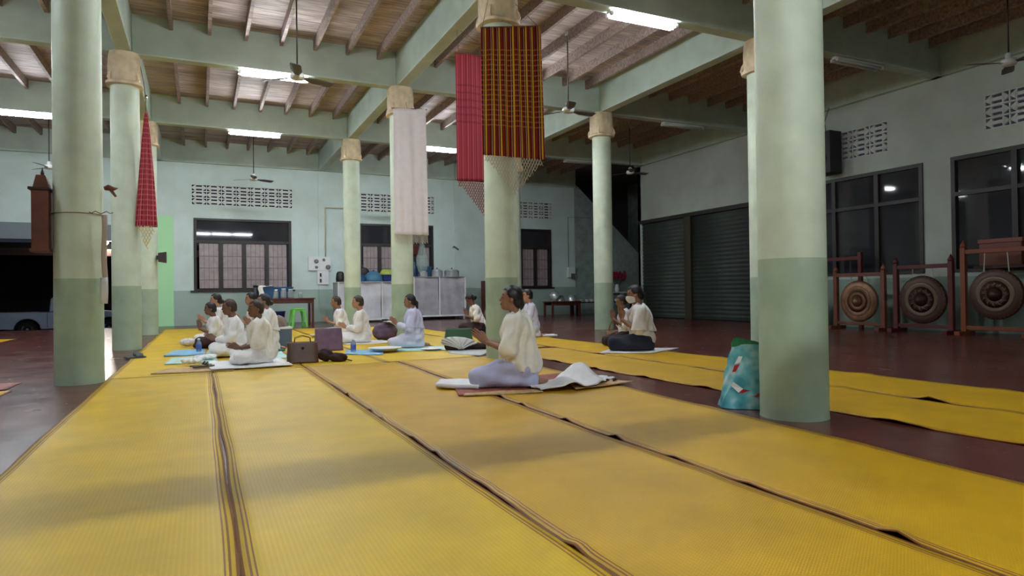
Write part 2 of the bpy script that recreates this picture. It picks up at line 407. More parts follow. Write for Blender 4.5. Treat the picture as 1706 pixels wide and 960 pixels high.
def window_right(n, a, b, marks):
    w = struct(thing('window_%d' % n, '', '', (XR, 0, 1.2))); del w['label'], w['category']
    H = 3.54 - 1.2; zt = 2.78 - 1.2; t = 0.08
    fr = MB()
    fr.box(-0.03, 0.12, a, b, 0, 0.06); fr.box(-0.03, 0.12, a, b, H - t, H); fr.box(-0.03, 0.12, a, a + t, 0.06, H - t); fr.box(-0.03, 0.12, b - t, b, 0.06, H - t)
    fr.build('frame', M_dark_frame, w)
    MB().box(-0.03, 0.12, a + t, b - t, zt - 0.04, zt + 0.04).build('transom', M_dark_frame, w)
    ed = [a + t] + marks + [b - t]
    for i, y in enumerate(marks): MB().box(-0.035, 0.12, y - 0.05, y + 0.05, 0.06, H - t).build('mullion', M_dark_frame, w)
    for i in range(len(ed) - 1):
        for z0, z1 in ((0.06, zt - 0.04), (zt + 0.04, H - t)):
            MB().box(0.03, 0.045, ed[i] + 0.03, ed[i + 1] - 0.03, z0, z1).build('pane', M_glass_dark, w)
window_right(4, 8.73, 12.98, [9.78, 10.88, 11.95]); window_right(5, 3.90, 8.15, [4.9, 5.95, 7.0])

# shutter doors of the right wall
dr = struct(thing('door_1', '', '', (XR, 0, 0))); del dr['label'], dr['category']
M_shutter = mat('dark_shutter', (58, 68, 62), 0.55, noise=0.1, nscale=2)
for (a, b) in ((13.6, 16.0), (16.3, 18.55)):
    mb = MB(); k = 26
    mb.grid(lambda u, v, a=a, b=b: (0.06 + 0.012 * math.sin(v * k * 2 * PI), a + (b - a) * u, 0.02 + 3.2 * v), 1, k * 4)
    mb.build('shutter', M_shutter, dr, smooth=True, solid=0.012)
MB().box(-0.03, 0.12, 16.0, 16.3, 0, 3.25).build('post', mat('shutter_post', (58, 52, 34), 0.6), dr)
MB().box(-0.04, 0.14, 13.5, 18.65, 3.22, 3.34).build('head_rail', M_dark_frame, dr)

# ceiling: slab, planks, joists, beams
ceiling = struct(MB().box(XL, 19.0, YF, YB + 3, ZT + 0.05, ZT + 0.2).build('ceiling', mat('slab_wood', (110, 92, 82), 0.8)))
BAYX = [-6.185, -1.185, 3.815, 8.815]
plank_me = MB().box(0, 5.0, 0, 0.244, 0, 0.028).mesh('plank', M_plank)
for bi, bx in enumerate(BAYX):
    for ri, by in enumerate((3.36, 8.36, 13.36, 18.36)):
        if ri == 0 and bi < 2: continue
        for k in range(20):
            o = bpy.data.objects.new('plank', plank_me); C.objects.link(o); o.parent = ceiling
            o.location = (bx, by + k * 0.25, ZT + 0.004 * rnd.random())
joist_me = MB().box(-0.03, 0.03, 0, 4.76, -0.2, 0).mesh('joist', M_joist)
for bx in BAYX:
    for by in (-1.64, 3.36, 8.36, 13.36, 18.36):
        for k in range(7):
            o = bpy.data.objects.new('joist', joist_me); C.objects.link(o); o.parent = ceiling
            o.location = (bx + 5 - 0.49 - 0.628 * k, by + 0.12, ZT - 0.002)
def beam(x0, x1, y0, y1): 
    MB().box(x0, x1, y0, y1, ZB, ZT + 0.04).build('beam', M_beam, ceiling, bevel=0.012)
for y in GY + [YF + 0.14]:
    for x0, x1 in ((XL, -6.185), (-6.185, -1.185), (-1.185, 3.815), (3.815, 8.815), (8.815, XR)):
        beam(x0 + (0.12 if x0 > XL else 0), x1 - (0.12 if x1 < XR else 0), y - 0.12, y + 0.12)
for x in GX: beam(x - 0.12, x + 0.12, YF, YB)
beam(XL, 14.02, YB - 0.14, YB - 0.001)
beam(XR - 0.14, XR - 0.001, YF, 18.72)

# columns
cap_mb = MB()
nseg = 48; prof = [(0.262, 0.0), (0.30, 0.012), (0.305, 0.05), (0.272, 0.075), (0.268, 0.13), (0.272, 0.35), (0.262, 0.52), (0.250, 0.585)]
v = []; f = []
for (r, h) in prof:
    for k in range(nseg):
        a = 2 * PI * k / nseg
        sq = 1.0 + 0.055 * math.cos(4 * a) * -1
        fl = 1.0 + (0.035 * abs(math.cos(6 * a)) - 0.02) * (1 if h > 0.06 else 0)
        v.append((r * sq * fl * math.cos(a), r * sq * fl * math.sin(a), h))
for i in range(len(prof) - 1):
    for k in range(nseg):
        k2 = (k + 1) % nseg; f.append((i * nseg + k, i * nseg + k2, (i + 1) * nseg + k2, (i + 1) * nseg + k))
f.append(tuple(range(nseg - 1, -1, -1))); f.append(tuple((len(prof) - 1) * nseg + k for k in range(nseg)))
cap_mb.add(v, f)
# little leaf tips around the foot of the capital
for k in range(4):
    a = PI / 4 + k * PI / 2; c, s = math.cos(a), math.sin(a)
    pts = [(0.285 * c, 0.285 * s, 0.05), (0.315 * c, 0.315 * s, 0.10), (0.30 * c, 0.30 * s, 0.17), (0.268 * c, 0.268 * s, 0.24)]
    cap_mb.tube(pts, 0.03, 6, rs=[0.03, 0.028, 0.02, 0.008])
cap_me = cap_mb.mesh('capital', M_capital, True); cap_me.set_sharp_from_angle(angle=R(40))
low_me = MB().lathe([(0.232, 0), (0.229, 0.03), (0.2285, 1.12)], 40).mesh('lower_shaft', M_shaft_low, True); low_me.set_sharp_from_angle(angle=R(50))
up_me = MB().lathe([(0.2275, 1.12), (0.2265, 4.64)], 40).mesh('upper_shaft', M_shaft_up, True); up_me.set_sharp_from_angle(angle=R(50))
cols = [
    (-1.185, 8.36, 'round green painted column with a brown wooden case strapped to it'),
    (-1.185, 13.36, 'round green painted column beside the gathered red cloth banner'),
    (-1.185, 18.36, 'slim round green column with a small dark speaker on its side'),
    (3.815, 3.36, 'thick round green column with the printed plastic bag at its foot'),
    (3.815, 8.36, 'round green column behind the striped red and yellow woven banner'),
    (3.815, 13.36, 'round green column behind the long white cloth banner'),
    (3.815, 18.36, 'round green column in front of the white sheeted cabinet'),
    (8.815, 8.36, 'round green column half hidden behind the thick column with the bag'),
    (8.815, 13.36, 'round green column beside the woman in the face mask'),
    (8.815, 18.36, 'round green column beyond the striped banner, mostly hidden'),
]
for x, y, lab in cols:
    t = thing('column', lab, 'column', (x, y, 0), group='columns of the hall')
    for nm, me, z in (('lower_shaft', low_me, 0), ('upper_shaft', up_me, 0), ('capital', cap_me, ZB - 0.585)):
        o = bpy.data.objects.new(nm, me); C.objects.link(o); o.parent = t; o.location = (0, 0, z)

# ------------------------------------------------------------------ fluorescent lamps
def make_lamp(lit):
    t = thing('fluorescent_lamp', '', 'lamp')
    MB().box(-0.64, 0.64, -0.05, 0.05, 0.0, 0.055).build('body', M_lampbody, t, bevel=0.008)
    for s in (-1, 1):
        MB().lathe([(0.027, -0.59), (0.027, 0.59)], 12, (0, s * 0.058, -0.012), 'x').build('tube', M_tube_lit if lit else M_tube_off, t, smooth=True)
        for e in (-1, 1):
            MB().box(e * 0.615 - 0.025, e * 0.615 + 0.025, s * 0.058 - 0.024, s * 0.058 + 0.024, -0.036, 0.02).build('socket', M_lampbody, t)
    return t
lamp_lit = make_lamp(True); lamp_off = make_lamp(False)
used = {True: False, False: False}
lab_row = {-1.64: 'on the rearmost beam', 3.36: 'on the bag column beam', 8.36: 'on the striped banner column beam', 13.36: 'on the white banner column beam', 18.36: 'on the beam before the back wall'}
lab_bay = {-3.685: 'towards the doorway', 1.315: 'above the long mats', 6.315: 'above the aisle', 11.315: 'on the gong side', 0.015: 'above the first mat, added unseen for light from behind', 2.615: 'above the fourth mat, added unseen for light from behind'}
def place_lamp(x, y, lit):
    src = lamp_lit if lit else lamp_off
    o = copy_tree(src) if used[lit] else src
    used[lit] = True; o.location = (x, y, ZB - 0.055)
    o['label'] = ('lit' if lit else 'unlit') + ' fluorescent lamp ' + lab_row[y] + ' ' + lab_bay[x]
    o['group'] = 'lit fluorescent lamps' if lit else 'unlit fluorescent lamps'
LIT = [(-3.685, 8.36), (-3.685, 13.36), (-3.685, 18.36), (1.315, 8.36), (1.315, 13.36), (1.315, 18.36), (6.315, 8.36), (6.315, 13.36), (6.315, 18.36), (1.315, -1.64), (0.015, -1.64), (2.615, -1.64)]  # the two outer lamps on the rearmost beam are added to strengthen rear light
for x, y in LIT: place_lamp(x, y, True)
for y in (3.36, 8.36, 13.36, 18.36): place_lamp(11.315, y, False)

# ------------------------------------------------------------------ ceiling fans
M_fan = mat('fan_blade', (170, 172, 170), 0.4); M_fan_dark = mat('fan_blade_grey', (92, 92, 92), 0.45)  # blades in one even dark grey
def make_fan():
    t = thing('ceiling_fan', '', 'fan')
    MB().lathe([(0.012, 0.06), (0.012, 1.5)], 10).build('rod', M_dark_frame, t, smooth=True)
    MB().lathe([(0.05, 1.44), (0.05, 1.5)], 16).build('ceiling_cup', M_fan, t)
    MB().lathe([(0.03, -0.07), (0.10, -0.055), (0.115, -0.01), (0.105, 0.03), (0.045, 0.05), (0.05, 0.12), (0.02, 0.14)], 24).build('motor', mat('fan_motor', (214, 214, 210), 0.35), t, smooth=True)
    for k in range(3):
        mb = MB(); a = 2 * PI * k / 3
        def P(u, v, a=a):
            r = 0.10 + 0.52 * u; w = (0.03 + 0.055 * min(1, u * 2.5)) * (1 if u < 0.93 else 0.8); y = (v - 0.5) * 2 * w
            z = -0.02 - y * 0.22; return (r * math.cos(a) - y * math.sin(a), r * math.sin(a) + y * math.cos(a), z)
        mb.grid(P, 10, 3); mb.build('blade', M_fan_dark, t, smooth=True, solid=0.006)
    return t
fan0 = make_fan(); first = True
for x, y, a, lab in ((1.42, 10.86, 0.35, 'ceiling fan on a rod over the long yellow mats'),
                     (6.42, 10.86, 0.1, 'pale ceiling fan on a rod beside the striped banner'),
                     (1.45, 20.86, 0.45, 'three bladed ceiling fan above the four light window'),
                     (11.45, 15.86, 0.0, 'ceiling fan in the dark bay near the staircase'),
                     (11.45, 5.86, 0.5, 'ceiling fan in the dark bay above the gong windows'),
                     (-3.6, 20.86, 0.2, 'small ceiling fan above the open doorway'),
                     (6.4, 20.86, 0.9, 'ceiling fan behind the long white banner')):
    o = fan0 if first else copy_tree(fan0); first = False
    o.location = (x, y, 4.42); o.rotation_euler.z = a; o['label'] = lab; o['group'] = 'ceiling fans'
# ------------------------------------------------------------------ woven floor mats
YEL = (220, 180, 22)
def floor_mat(name, x0, x1, y0, y1, material, label, seed, wave=0.0, bumps=(), skew=0.0, skew2=None, z0=0.0, group=None, th=0.006, cat='mat', yaw=0.0, uvw=1.06):
    rr = random.Random(seed); L = y1 - y0; W = x1 - x0
    nu = 14; nv = max(6, int(L / 0.09)); ph = [rr.random() * 6.28 for _ in range(6)]
    def top(u, v):
        y = v * L; x = u * W + (skew * (1 - u) + (skew if skew2 is None else skew2) * u) * v
        e = max(0.0, 1 - min(u, 1 - u) * W / 0.09)
        side = 0 if u < 0.5 else 1
        x += wave * e * (math.sin(y * 2.3 + ph[side]) * 0.5 + math.sin(y * 5.1 + ph[2 + side]) * 0.35) * 0.03
        z = th + wave * e * max(0.0, math.sin(y * 7.3 + ph[4]) * math.sin(y * 1.9 + ph[5]) - 0.35) * 0.02
        z += 0.0012 * math.sin(y * 4 + u * 3 + ph[3])
        for (by, bs, bh, bw) in bumps:
            if side == bs: z += bh * math.exp(-((y - by) / bw) ** 2) * e
        return (x, y, z + 0.001)
    mb = MB(); mb.grid(top, nu, nv)
    me_o = mb.build(name, material, None, smooth=True, fix=False)
    uv = me_o.data.uv_layers.new(name='UVMap')
    vid = np.empty(len(me_o.data.loops), np.int32); me_o.data.loops.foreach_get('vertex_index', vid)
    uvs = np.stack([(vid % (nu + 1)) / nu * uvw, (vid // (nu + 1)) / nv * L], 1).astype(np.float32); uv.data.foreach_set('uv', uvs.ravel())
    md = me_o.modifiers.new('thickness', 'SOLIDIFY'); md.thickness = th; md.offset = -1
    me_o.location = (x0, y0, z0 + 0.0005); me_o.rotation_euler.z = yaw
    return tag(me_o, label, cat, group)
W1 = 1.06
M_mat1 = mat_weave('yellow_woven_mat', YEL, (126, 62, 34), W1)
M_mat3 = mat_weave('amber_woven_mat', (206, 160, 24), (112, 52, 30), W1)
G1 = 'long yellow mats laid side by side'
lanes = [(-0.945, 0.108), (0.113, 1.170), (1.177, 2.205), (2.213, 3.22)]
near_l = ['long yellow woven mat along the bare red floor with the truck beyond', 'long yellow woven mat leading up to the brown handbag',
          'long yellow woven mat with the wavy dark seam on its left side', 'long yellow woven mat ending under the kneeling woman in lavender skirt']
far_l = ['far yellow woven mat under the row of people facing the doorway', 'far yellow woven mat under the brown handbag and purple bag',
         'far yellow woven mat under the blue sheet and bottle', 'far yellow woven mat under the woman with the ponytail']
for i, (a, b) in enumerate(lanes):
    rr = random.Random(30 + i)
    bumps = [(1.0 + k * 0.62 + rr.random() * 0.3, 0, 0.012 + 0.012 * rr.random(), 0.05) for k in range(10)] if i >= 2 else []
    floor_mat('woven_mat', a, b, -0.9, 8.45 + 0.05 * i, M_mat3 if i >= 2 else M_mat1, near_l[i], 40 + i, 0.45 if i >= 2 else 0.3, bumps, skew=(0, 0, 0, 0.17)[i], skew2=(0, 0, 0.16, 0.62)[i], group=G1)
for i, (a, b) in enumerate(lanes):
    a2, b2 = (a, b) if i < 3 else (2.213, 3.55)
    floor_mat('woven_mat', a2, b2, 8.475 + 0.05 * i, (20.9, 20.4, 19.6, 18.6)[i], M_mat1, far_l[i], 50 + i, 0.4, group=G1)
floor_mat('woven_mat', 4.56, 5.20, 9.6, 18.0, M_mat1, 'far yellow woven mat beyond the striped banner column', 57, 0.4, group=G1)
floor_mat('woven_mat', 3.60, 4.52, 10.2, 18.2, M_mat1, 'far yellow woven mat beside the green box and silver cloth', 58, 0.4, group=G1)
M_mat2 = mat_weave('golden_woven_mat', (212, 166, 16), (110, 60, 20), 1.06)
floor_mat('woven_mat', 4.17, 5.21, -0.5, 9.3, M_mat2, 'golden woven mat across the red aisle with ripples along its edge', 60, 1.2, [(1.6 + 0.9 * k, 0, 0.02, 0.09) for k in range(7)], group='golden mats across the aisle')
floor_mat('woven_mat', 5.225, 6.27, -0.5, 12.1, M_mat2, 'golden woven mat under the masked woman, outermost across the aisle', 61, 0.9, [(3.75, 0, 0.03, 0.08), (5.4, 0, 0.02, 0.07)], group='golden mats across the aisle')
floor_mat('woven_mat', -4.9, -3.83, 10.5, 18.5, M_mat1, 'lone yellow mat on the red floor near the doorway', 62, 0.3, group=G1)
floor_mat('woven_mat', -2.8, -1.70, 3.5, 7.98, M_mat1, 'lone yellow mat beside the column with the wooden case', 63, 0.3, group=G1)
M_redmat = mat_weave('red_woven_mat', (150, 62, 48), (90, 40, 30), 1.06)
floor_mat('woven_mat', -2.82, -1.77, 8.06, 8.72, M_redmat, 'small red woven mat beside the column with the wooden case', 64, 0.2)

# ------------------------------------------------------------------ cloth helpers
def stripes_material(name, period, bands, cross=None, rough=0.8, weave=0.15):
    """bands: list of (upto fraction, colour) across local X; cross: (zlo, zhi, period, colour, amount)"""
    m, nt, b = nodes_of(name)
    tc = N(nt, 'ShaderNodeTexCoord'); sp = N(nt, 'ShaderNodeSeparateXYZ'); nt.links.new(tc.outputs['UV'], sp.inputs[0])
    fr = math_n(nt, 'FRACT', math_n(nt, 'DIVIDE', sp.outputs['X'], period))
    r = N(nt, 'ShaderNodeValToRGB'); r.color_ramp.interpolation = 'CONSTANT'; nt.links.new(fr, r.inputs['Fac'])
    els = r.color_ramp.elements
    els[0].position = 0; els[0].color = srgb(bands[0][1]); els[1].position = bands[0][0]; els[1].color = srgb(bands[1][1])
    for i in range(1, len(bands) - 1):
        e = els.new(bands[i][0]); e.color = srgb(bands[i + 1][1])
    col = r.outputs['Color']
    if cross:
        lo, hi, per, cc, amt = cross
        inz = math_n(nt, 'MULTIPLY', math_n(nt, 'GREATER_THAN', sp.outputs['Y'], lo), math_n(nt, 'LESS_THAN', sp.outputs['Y'], hi))
        fz = math_n(nt, 'LESS_THAN', math_n(nt, 'FRACT', math_n(nt, 'DIVIDE', sp.outputs['Y'], per)), 0.28)
        col = mix_c(nt, math_n(nt, 'MULTIPLY', math_n(nt, 'MULTIPLY', inz, fz), amt), col, srgb(cc))
    nz = N(nt, 'ShaderNodeTexNoise'); nz.inputs['Scale'].default_value = 140; nt.links.new(tc.outputs['UV'], nz.inputs['Vector'])
    col = mix_c(nt, weave, col, nz.outputs['Fac'], 'MULTIPLY')
    nt.links.new(col, b.inputs['Base Color']); b.inputs['Roughness'].default_value = rough
    b.inputs['Specular IOR Level'].default_value = 0.2
    return m
def cloth_sheet(name, fn, nu, nv, material, parent, th=0.004, uvw=1.0, uvh=1.0):
    mb = MB(); mb.grid(fn, nu, nv)
    o = mb.build(name, material, parent, smooth=True, fix=False)
    uv = o.data.uv_layers.new(name='UVMap')
    for p in o.data.polygons:
        for li in p.loop_indices:
            vi = o.data.loops[li].vertex_index
            uv.data[li].uv = ((vi % (nu + 1)) / nu * uvw, (vi // (nu + 1)) / nv * uvh)
    md = o.modifiers.new('thickness', 'SOLIDIFY'); md.thickness = th; md.offset = 0
    return o
def net_fringe(parent, x0, x1, ztop, tip_z, y, col, bead, step=0.042, slim=0.0065):
    """knotted net hanging under a banner, a lattice of cords with beads, coming to a point in the middle"""
    mb = MB(); cx = (x0 + x1) / 2; hw = (x1 - x0) / 2; H = ztop - tip_z
    def zlow(x): return ztop - H * max(0.12, 1 - abs(x - cx) / hw)
    n = int((x1 - x0) / step); rows = int(H / step) + 1
    for j in range(rows):
        for i in range(n):
            x = x0 + i * step + (step / 2 if j % 2 else 0); z = ztop - j * step
            if z < zlow(x): continue
            for s in (-1, 1):
                xe, ze = x + s * step / 2, z - step
                if xe < x0 - 0.01 or xe > x1 + 0.01 or ze < zlow(xe) - step: continue
                mb.tube([(x, y, z), (xe, y + 0.006 * s, ze)], slim, 4, 0)
            a = 0.011 if (i + j) % 2 == 0 else 0.008
            mb.add([(x + a, y, z), (x, y + a, z), (x - a, y, z), (x, y - a, z), (x, y, z + a), (x, y, z - a)],
                   [(0, 1, 4), (1, 2, 4), (2, 3, 4), (3, 0, 4), (1, 0, 5), (2, 1, 5), (3, 2, 5), (0, 3, 5)], 1)
    o = mb.build('net_fringe', [col, bead], parent); o['kind'] = 'stuff'; return o
M_net = mat('net_cord', (196, 188, 170), 0.7); M_bead = mat('net_bead', (206, 198, 184), 0.3)
M_net_red = mat('net_cord_red', (150, 74, 70), 0.7); M_rod = mat('hanging_rod', (120, 84, 60), 0.5)

# striped banner
M_stripe = stripes_material('striped_weave', 0.10, [(0.16, (140, 30, 26)), (0.30, (46, 16, 16)), (0.40, (214, 150, 130)), (0.54, (70, 18, 20)), (0.76, (232, 178, 56)), (0.88, (80, 28, 18)), (1.0, (160, 40, 30))],
                            cross=(0.40, 1.50, 0.07, (236, 190, 60), 0.22))
t = thing('banner', 'striped red, black and yellow woven banner with a beaded net point', 'banner', (3.40, 8.02, 2.75))
def fn(u, v):
    x = 0.90 * u; z = 1.70 * v + 0.16 * u * v
    return (x - 0.0 + 0.03 * (1 - v) * u, 0.02 * math.sin(u * 17 + v * 1.5) * (0.3 + 0.7 * (1 - v)) + 0.012 * math.sin(u * 31) - 0.02, z)
cloth_sheet('cloth', fn, 60, 30, M_stripe, t, 0.004, 0.90, 1.8)
net_fringe(t, 0.03, 0.92, 0.0, -0.50, -0.015, M_net, M_bead)
MB().tube([(0, -0.01, 1.70), (0.9, -0.01, 1.865)], 0.012, 8).build('rod', M_rod, t)
MB().tube([(0.02, -0.01, 1.70), (0.18, 0.12, 2.2)], 0.004, 5).tube([(0.86, -0.01, 1.86), (0.55, 0.12, 2.2)], 0.004, 5).build('cord', M_rod, t)
# crimson banner behind it
M_crim = stripes_material('crimson_weave', 0.085, [(0.30, (160, 52, 66)), (0.42, (196, 100, 108)), (0.70, (150, 46, 60)), (0.80, (184, 84, 94)), (1.0, (142, 42, 56))], cross=(0.9, 1.6, 0.12, (110, 34, 52), 0.4))
t = thing('banner', 'crimson woven banner with a pale net point hanging behind the striped one', 'banner', (3.79, 10.0, 2.74))
def fn(u, v):
    return (0.96 * u, 0.018 * math.sin(u * 15 + v) - 0.01, 2.11 * v + 0.02 * u)
cloth_sheet('cloth', fn, 50, 30, M_crim, t, 0.004, 0.96, 2.1)
net_fringe(t, 0.02, 0.95, 0.0, -0.55, -0.01, M_net_red, M_bead)
MB().tube([(-0.02, 0, 2.11), (0.98, 0, 2.13)], 0.012, 8).build('rod', M_rod, t)
MB().tube([(0.06, 0, 2.12), (0.03, 0, 2.50)], 0.004, 5).tube([(0.9, 0, 2.12), (0.05, 0, 2.50)], 0.004, 5).build('cord', M_rod, t)
# white banner
t = thing('banner', 'long plain white cloth banner with a knotted fringe', 'banner', (3.575, 13.05, 2.13))
def fn(u, v):
    return (0.68 * u + 0.05 * (1 - v) * (u - 0.2), 0.016 * math.sin(u * 9 + v * 2) + 0.02 * math.sin(u * 21 + 1) * (1 - v) - 0.02, 2.58 * v + 0.05 * u * v)
cloth_sheet('cloth', fn, 40, 30, mat('white_banner_cloth', (236, 228, 230), 0.85, noise=0.02, nscale=10), t, 0.004)
mb = MB()
for k in range(34):
    x = 0.0 + k * 0.021; mb.tube([(x, -0.015 + 0.01 * math.sin(x * 20), 0.0), (x + 0.004 * math.sin(k), -0.015, -0.17 - 0.02 * math.sin(k * 2.1))], 0.005, 4)
o = mb.build('fringe', M_net, t); o['kind'] = 'stuff'
MB().tube([(-0.03, 0, 2.58), (0.72, 0, 2.63)], 0.012, 8).build('rod', M_rod, t)
MB().tube([(0.3, 0, 2.6), (0.26, 0.18, 3.09)], 0.004, 5).build('cord', M_rod, t)
# gathered red banner
M_redb = stripes_material('red_ikat', 0.05, [(0.25, (150, 30, 46)), (0.4, (206, 120, 126)), (0.75, (140, 26, 42)), (1.0, (176, 62, 72))], cross=(0, 3, 0.09, (220, 150, 150), 0.25))
t = thing('banner', 'red patterned cloth banner gathered to a point at its top', 'banner', (-0.85, 13.15, 2.16))
def fn(u, v):
    w = 0.135 * (1 - v) ** 0.75 + 0.012; a = (u - 0.5) * 2 * PI * 0.94
    rr = w * (1 + 0.22 * math.sin(a * 7 + v * 3))
    return (rr * math.sin(a) + 0.0, -0.6 * rr * math.cos(a), 2.02 * v)
cloth_sheet('cloth', fn, 60, 24, M_redb, t, 0.004, 0.8, 2.0)
net_fringe(t, -0.13, 0.13, 0.0, -0.45, -0.09, mat('net_gold', (206, 186, 130), 0.7), M_bead, step=0.05)
MB().tube([(0, 0, 2.0), (0.0, 0, 2.25), (-0.03, 0.05, 2.55), (-0.12, 0.2, 3.03)], 0.008, 6).build('cord', M_rod, t)
MB().lathe([(0.02, 2.24), (0.03, 2.28), (0.018, 2.33)], 10).build('hook', M_chrome, t, smooth=True)
# unseen board added to throw the soft band of shade over the mats
t = thing('added_shade_board', 'unseen wooden board on cords, added to cast shade over the front of the mats', 'board', (1.3, 1.10, 2.20))
MB().box(-1.6, 1.6, -0.015, 0.015, 0, 0.30).build('board', M_wood_brown, t, bevel=0.006)
MB().tube([(-1.4, 0, 0.3), (-1.4, 0, 3.73)], 0.006, 5).tube([(1.4, 0, 0.3), (1.4, 0, 3.73)], 0.006, 5).build('cord', M_rod, t)

# ------------------------------------------------------------------ fittings on columns and walls
t = thing('wooden_case', 'tall brown wooden case with a peaked top strapped to the column', 'wooden case', (-1.515, 8.30, 1.40))
MB().box(-0.06, 0.09, -0.10, 0.14, 0.02, 0.64).build('body', M_wood_brown, t, bevel=0.006)
MB().box(-0.075, 0.10, -0.115, 0.15, 0, 0.03).build('base', M_wood_brown, t, bevel=0.004)
MB().box(-0.085, 0.10, -0.12, 0.16, 0.64, 0.67).build('cornice', M_wood_dark, t, bevel=0.004)
MB().prism([(-0.05, 0.67), (0.09, 0.67), (0.06, 0.80), (-0.02, 0.80)], -0.08, 0.12, 'y').build('roof', M_wood_brown, t, bevel=0.004)
MB().lathe([(0.012, 0.80), (0.018, 0.83), (0.004, 0.89)], 10, (0.02, 0.02, 0)).build('finial', M_wood_dark, t, smooth=True)
t = thing('wall_ornament', 'small brown carved bird ornament on the column with the wooden case', 'ornament', (-0.94, 8.30, 2.10))
MB().tube([(0, 0, 0), (0.04, 0, 0.012), (0.09, 0, 0.0), (0.13, 0, 0.01)], 0.02, 8, rs=[0.02, 0.034, 0.022, 0.004]).build('body', M_wood_brown, t, smooth=True)
MB().prism([(0.03, 0.0), (0.10, -0.09), (0.12, -0.08), (0.07, 0.01)], -0.004, 0.004, 'y').build('wing', M_wood_brown, t)
t = thing('paper_strip', 'long white paper streamer tied to the column with cord', 'paper', (-0.955, 8.22, 0.85))
def fn(u, v): return (0.055 * u + 0.006 * math.sin(v * 9), -0.02 - 0.04 * u + 0.012 * math.sin(v * 5), 0.95 * v)
cloth_sheet('strip', fn, 3, 30, mat('streamer_paper', (214, 196, 188), 0.8), t, 0.002)
def fn(u, v): return (0.07 * u - 0.015, -0.035 - 0.02 * u, 0.28 * v)
cloth_sheet('card', fn, 3, 4, M_white, t, 0.003)
MB().tube([(-0.23 + 0.236 * math.cos(R(a)), 0.14 + 0.236 * math.sin(R(a)), 0.96) for a in range(0, 372, 12)], 0.005, 5).build('cord', M_rod, t)
for s in (-1, 1):
    MB().tube([(0.0, -0.03, 0.96), (s * 0.05, -0.06, 0.985), (s * 0.085, -0.05, 0.965), (s * 0.11, -0.05, 0.975)], 0.005, 5).build('bow', M_rod, t)
t = thing('loudspeaker', 'small dark loudspeaker fixed to the side of a far column', 'speaker', (-0.86, 18.20, 1.76))
MB().prism([(-0.08, 0.03), (0.10, 0), (0.10, 0.27), (-0.08, 0.24)], -0.09, 0.09, 'y').build('horn', mat('speaker_maroon', (52, 30, 36), 0.5), t, bevel=0.006)
MB().box(-0.11, -0.08, -0.05, 0.05, 0.08, 0.18).build('bracket', M_black, t)
t = thing('loudspeaker', 'black box loudspeaker hung high on the dim wall by the vent blocks', 'speaker', (13.50, 10.82, 3.62))
MB().box(-0.20, 0.20, -0.26, 0.26, 0, 1.0).build('cabinet', M_black, t, bevel=0.015)
for z, r in ((0.34, 0.17), (0.78, 0.08)):
    MB().lathe([(r, 0), (r * 0.92, 0.01), (r * 0.3, -0.02)], 20, (-0.205, 0, z), 'x').build('driver', mat('speaker_cone', (40, 40, 42), 0.6), t, smooth=True)
MB().box(0.20, 0.31, -0.04, 0.04, 0.4, 0.6).build('bracket', M_black, t)
MB().tube([(0, 0, 1.0), (-0.02, 0.03, 1.25), (0.05, -0.05, 1.6)], 0.008, 5).build('cable', M_black, t)
# switchboards and conduit
t = thing('switchboard', 'white electrical board with two meters on the back wall', 'switchboard', (3.34, YB - 0.08, 1.77))
MB().box(0, 0.76, 0, 0.08, 0, 0.48).build('board', M_white, t, bevel=0.004)
for x, z, r in ((0.27, 0.32, 0.075), (0.52, 0.37, 0.05), (0.66, 0.12, 0.085), (0.27, 0.12, 0.05)):
    MB().lathe([(r, 0), (r * 0.9, 0.04), (r * 0.5, 0.05)], 18, (x, -0.0, z), 'y').build('meter', mat('meter_grey', (120, 124, 122), 0.4), t, smooth=True)
t = thing('switchboard', 'smaller white switch panel under the electrical board on the back wall', 'switchboard', (3.64, YB - 0.08, 1.29))
MB().box(0, 0.38, 0, 0.08, 0, 0.47).build('board', M_white, t, bevel=0.004)
for z in (0.13, 0.33): MB().box(0.08, 0.13, -0.03, 0, z - 0.06, z + 0.06).build('switch', M_black, t, bevel=0.004)
t = thing('conduit', 'pale pipe conduit rising from the electrical board on the back wall', 'pipe', (3.925, YB - 0.07, 2.25))
MB().tube([(0, 0, 0), (0, 0, 1.70), (0.02, 0, 1.72), (0.9, 0, 1.72)], 0.018, 8).build('pipe', mat('conduit_cream', (206, 196, 160), 0.5), t, smooth=True)
for z in (0.4, 1.2): MB().box(-0.035, 0.035, 0.0, 0.025, z - 0.015, z + 0.015).build('clip', M_white, t)
t = thing('wall_dispenser', 'white box dispenser on the back wall beside a dark window', 'dispenser', (13.62, YB - 0.14, 1.45))
MB().box(0, 0.34, 0, 0.14, 0.06, 0.48).build('body', M_white, t, bevel=0.02)
MB().box(0.12, 0.30, -0.02, 0.0, 0, 0.22).build('window', mat('dispenser_grey', (96, 100, 100), 0.4), t, bevel=0.005)
MB().tube([(0.08, 0.12, 0.48), (0.08, 0.12, 2.55), (1.2, 0.12, 2.55)], 0.01, 6).build('pipe', mat('pipe_dark', (90, 100, 96), 0.6), t)
t = thing('wall_bracket', 'small grey metal bracket on the back wall between the windows', 'bracket', (8.62, YB - 0.06, 2.55))
MB().prism([(0, 0.1), (0.06, 0.18), (0.26, 0.05), (0.22, 0), (0.07, 0.1)], 0, 0.05, 'y').build('plate', mat('bracket_grey', (90, 96, 96), 0.5), t, bevel=0.004)

